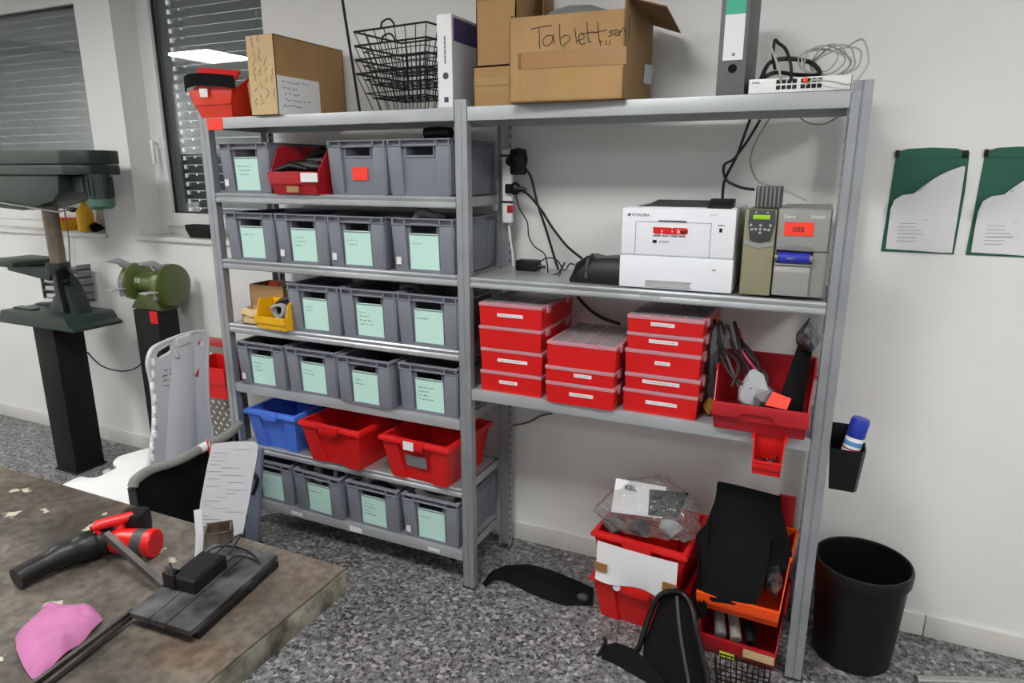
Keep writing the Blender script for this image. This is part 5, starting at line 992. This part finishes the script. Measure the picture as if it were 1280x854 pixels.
m.poly([hr(hz0, .78, 0), hr(hz1-.03, 1, 0), hr(hz1-.03, 1, .004), hr(hz0+.004, .78, .004)]); m.box(2.684, 2.74, .105, .111, hz1-.06, hz1+.03, .003); m.build('holder_body', 'black_plastic', ch, True)
sc_ = thing('spray_can', 'white spray can with blue cap tilted in the black holder', 'spray can', (2.735, .06, hz0+.01))
T_ = Matrix.Translation((2.730, .065, hz0+.012)) @ Matrix.Rotation(.17, 4, 'Y') @ Matrix.Rotation(-.05, 4, 'X')
MB().lathe([(.028, 0), (.029, .003), (.029, .165), (.024, .175)], 28, (0, 0, 0)).tf(lambda p: T_ @ p).build('can_body', 'handle_white', sc_, True); MB().lathe([(.029, .172), (.030, .174), (.030, .228), (.026, .238), (.005, .240)], 28).tf(lambda p: T_ @ p).build('can_cap', 'spray_blue', sc_, True)
MB().lathe([(.0294, .142), (.0294, .158)], 28, cap=False).tf(lambda p: T_ @ p).build('blue_band', 'sky', sc_, True); MB().lathe([(.0294, .128), (.0294, .133)], 28, cap=False).tf(lambda p: T_ @ p).build('red_band', 'red_dark', sc_, True); MB().lathe([(.0294, .06), (.0294, .10)], 28, cap=False).tf(lambda p: T_ @ p).build('blue_band', 'spray_blue', sc_, True)
q = MB(); scrawl(q, (-.02, -.0298, .118), (1, 0, 0), (0, 0, 1), .035, 3, .012, .006, 9, .0007); q.tf(lambda p: T_ @ p).build('can_print', 'inkblack', sc_, True)
# wall document holder
F = lambda u, v, o=0: Y(u, v, WY-o)
wh = thing('document_holder', 'green wall document holder with a curled printed sheet on the white wall', 'document holder', F(1150, 315))
bk_ = [F(1121, 190), F(1135, 186), F(1165, 184.5), F(1195, 185.5), F(1212, 190), F(1206, 240), F(1192, 318), F(1101, 314)]
MB().slab(bk_, .004, (0, -1, 0)).build('back_board', 'green_folder', wh, True); MB().slab([F(1119, 197, .004), F(1211, 197, .004), F(1212, 190, .004), F(1195, 185.5, .004), F(1165, 184.5, .004), F(1135, 186, .004), F(1121, 190, .004)], .003, (0, -1, 0)).build('clip_strip', 'green_folder', wh, True)
MB().box(F(1119, 192).x, F(1124, 192).x, WY-.012, WY-.004, F(1119, 197).z, F(1119, 188).z, .001).box(F(1203, 192).x, F(1210, 192).x, WY-.012, WY-.004, F(1203, 197).z, F(1203, 188).z, .001).build('corner_clip', 'black_plastic', wh, True)
# sheet: left edge low, curled top edge running up to the right
top = [(1113, 262), (1118, 250), (1128, 244), (1142, 242), (1152, 238), (1165, 226), (1185, 215), (1207, 208)]; bot = [(1107, 311), (1116, 311.5), (1128, 312.5), (1140, 313), (1152, 314), (1165, 315), (1178, 316), (1190, 316)]
def sf(a, b):
    k = a*7; i = min(int(k), 6); f = k-i; t_ = (top[i][0]*(1-f)+top[i+1][0]*f, top[i][1]*(1-f)+top[i+1][1]*f); u_ = (bot[i][0]*(1-f)+bot[i+1][0]*f, bot[i][1]*(1-f)+bot[i+1][1]*f)
    return F(u_[0]*(1-b)+t_[0]*b, u_[1]*(1-b)+t_[1]*b, .006+.030*b**4)
sh_ = MB().grid(sf, 28, 12, .0006).build('printed_sheet', 'paper', wh, True, smooth=60)
MB().slab([F(1122, 272.5, .0075), F(1152, 273, .0075), F(1152, 276, .0075), F(1122, 275.5, .0075)], .0004, (0, -1, 0)).build('highlight', 'yellow_mark', sh_, True); m = MB()
for k in range(9): v = 266+k*4.4; m.tube([F(1125-k*.5, v, .0078), F(1125-k*.5+random.Random(k).uniform(18, 36), v+.4, .0078)], .0009, 4)
m.build('print_lines', 'mid_grey', sh_, True)
# sheet-hanging curl (reverse side seen at the top)
cc = MB().grid(lambda a, b: F(1143+62*a, 242-34*a-(1.5+9*math.sin(PI*a))*b*.5, .034-.010*b), 16, 4, .0006); cc.build('sheet_curl', 'paper', wh, True, smooth=60)
w2 = dup(wh, tuple(LOC[wh]+Vector((F(1207, 318).x-F(1101, 314).x, 0, 0))), 0, 'second document holder at the right edge, beyond the green one')
tg = Z(1143, 850, .015); tag(MB().tube([Z(1145, 850, .02), Z(1220, 852, .02), Z(1290, 856, .02)], .017, 14).build('chrome_tube', 'steel'), 'chrome tube lying on the floor at the bottom right', 'tube')
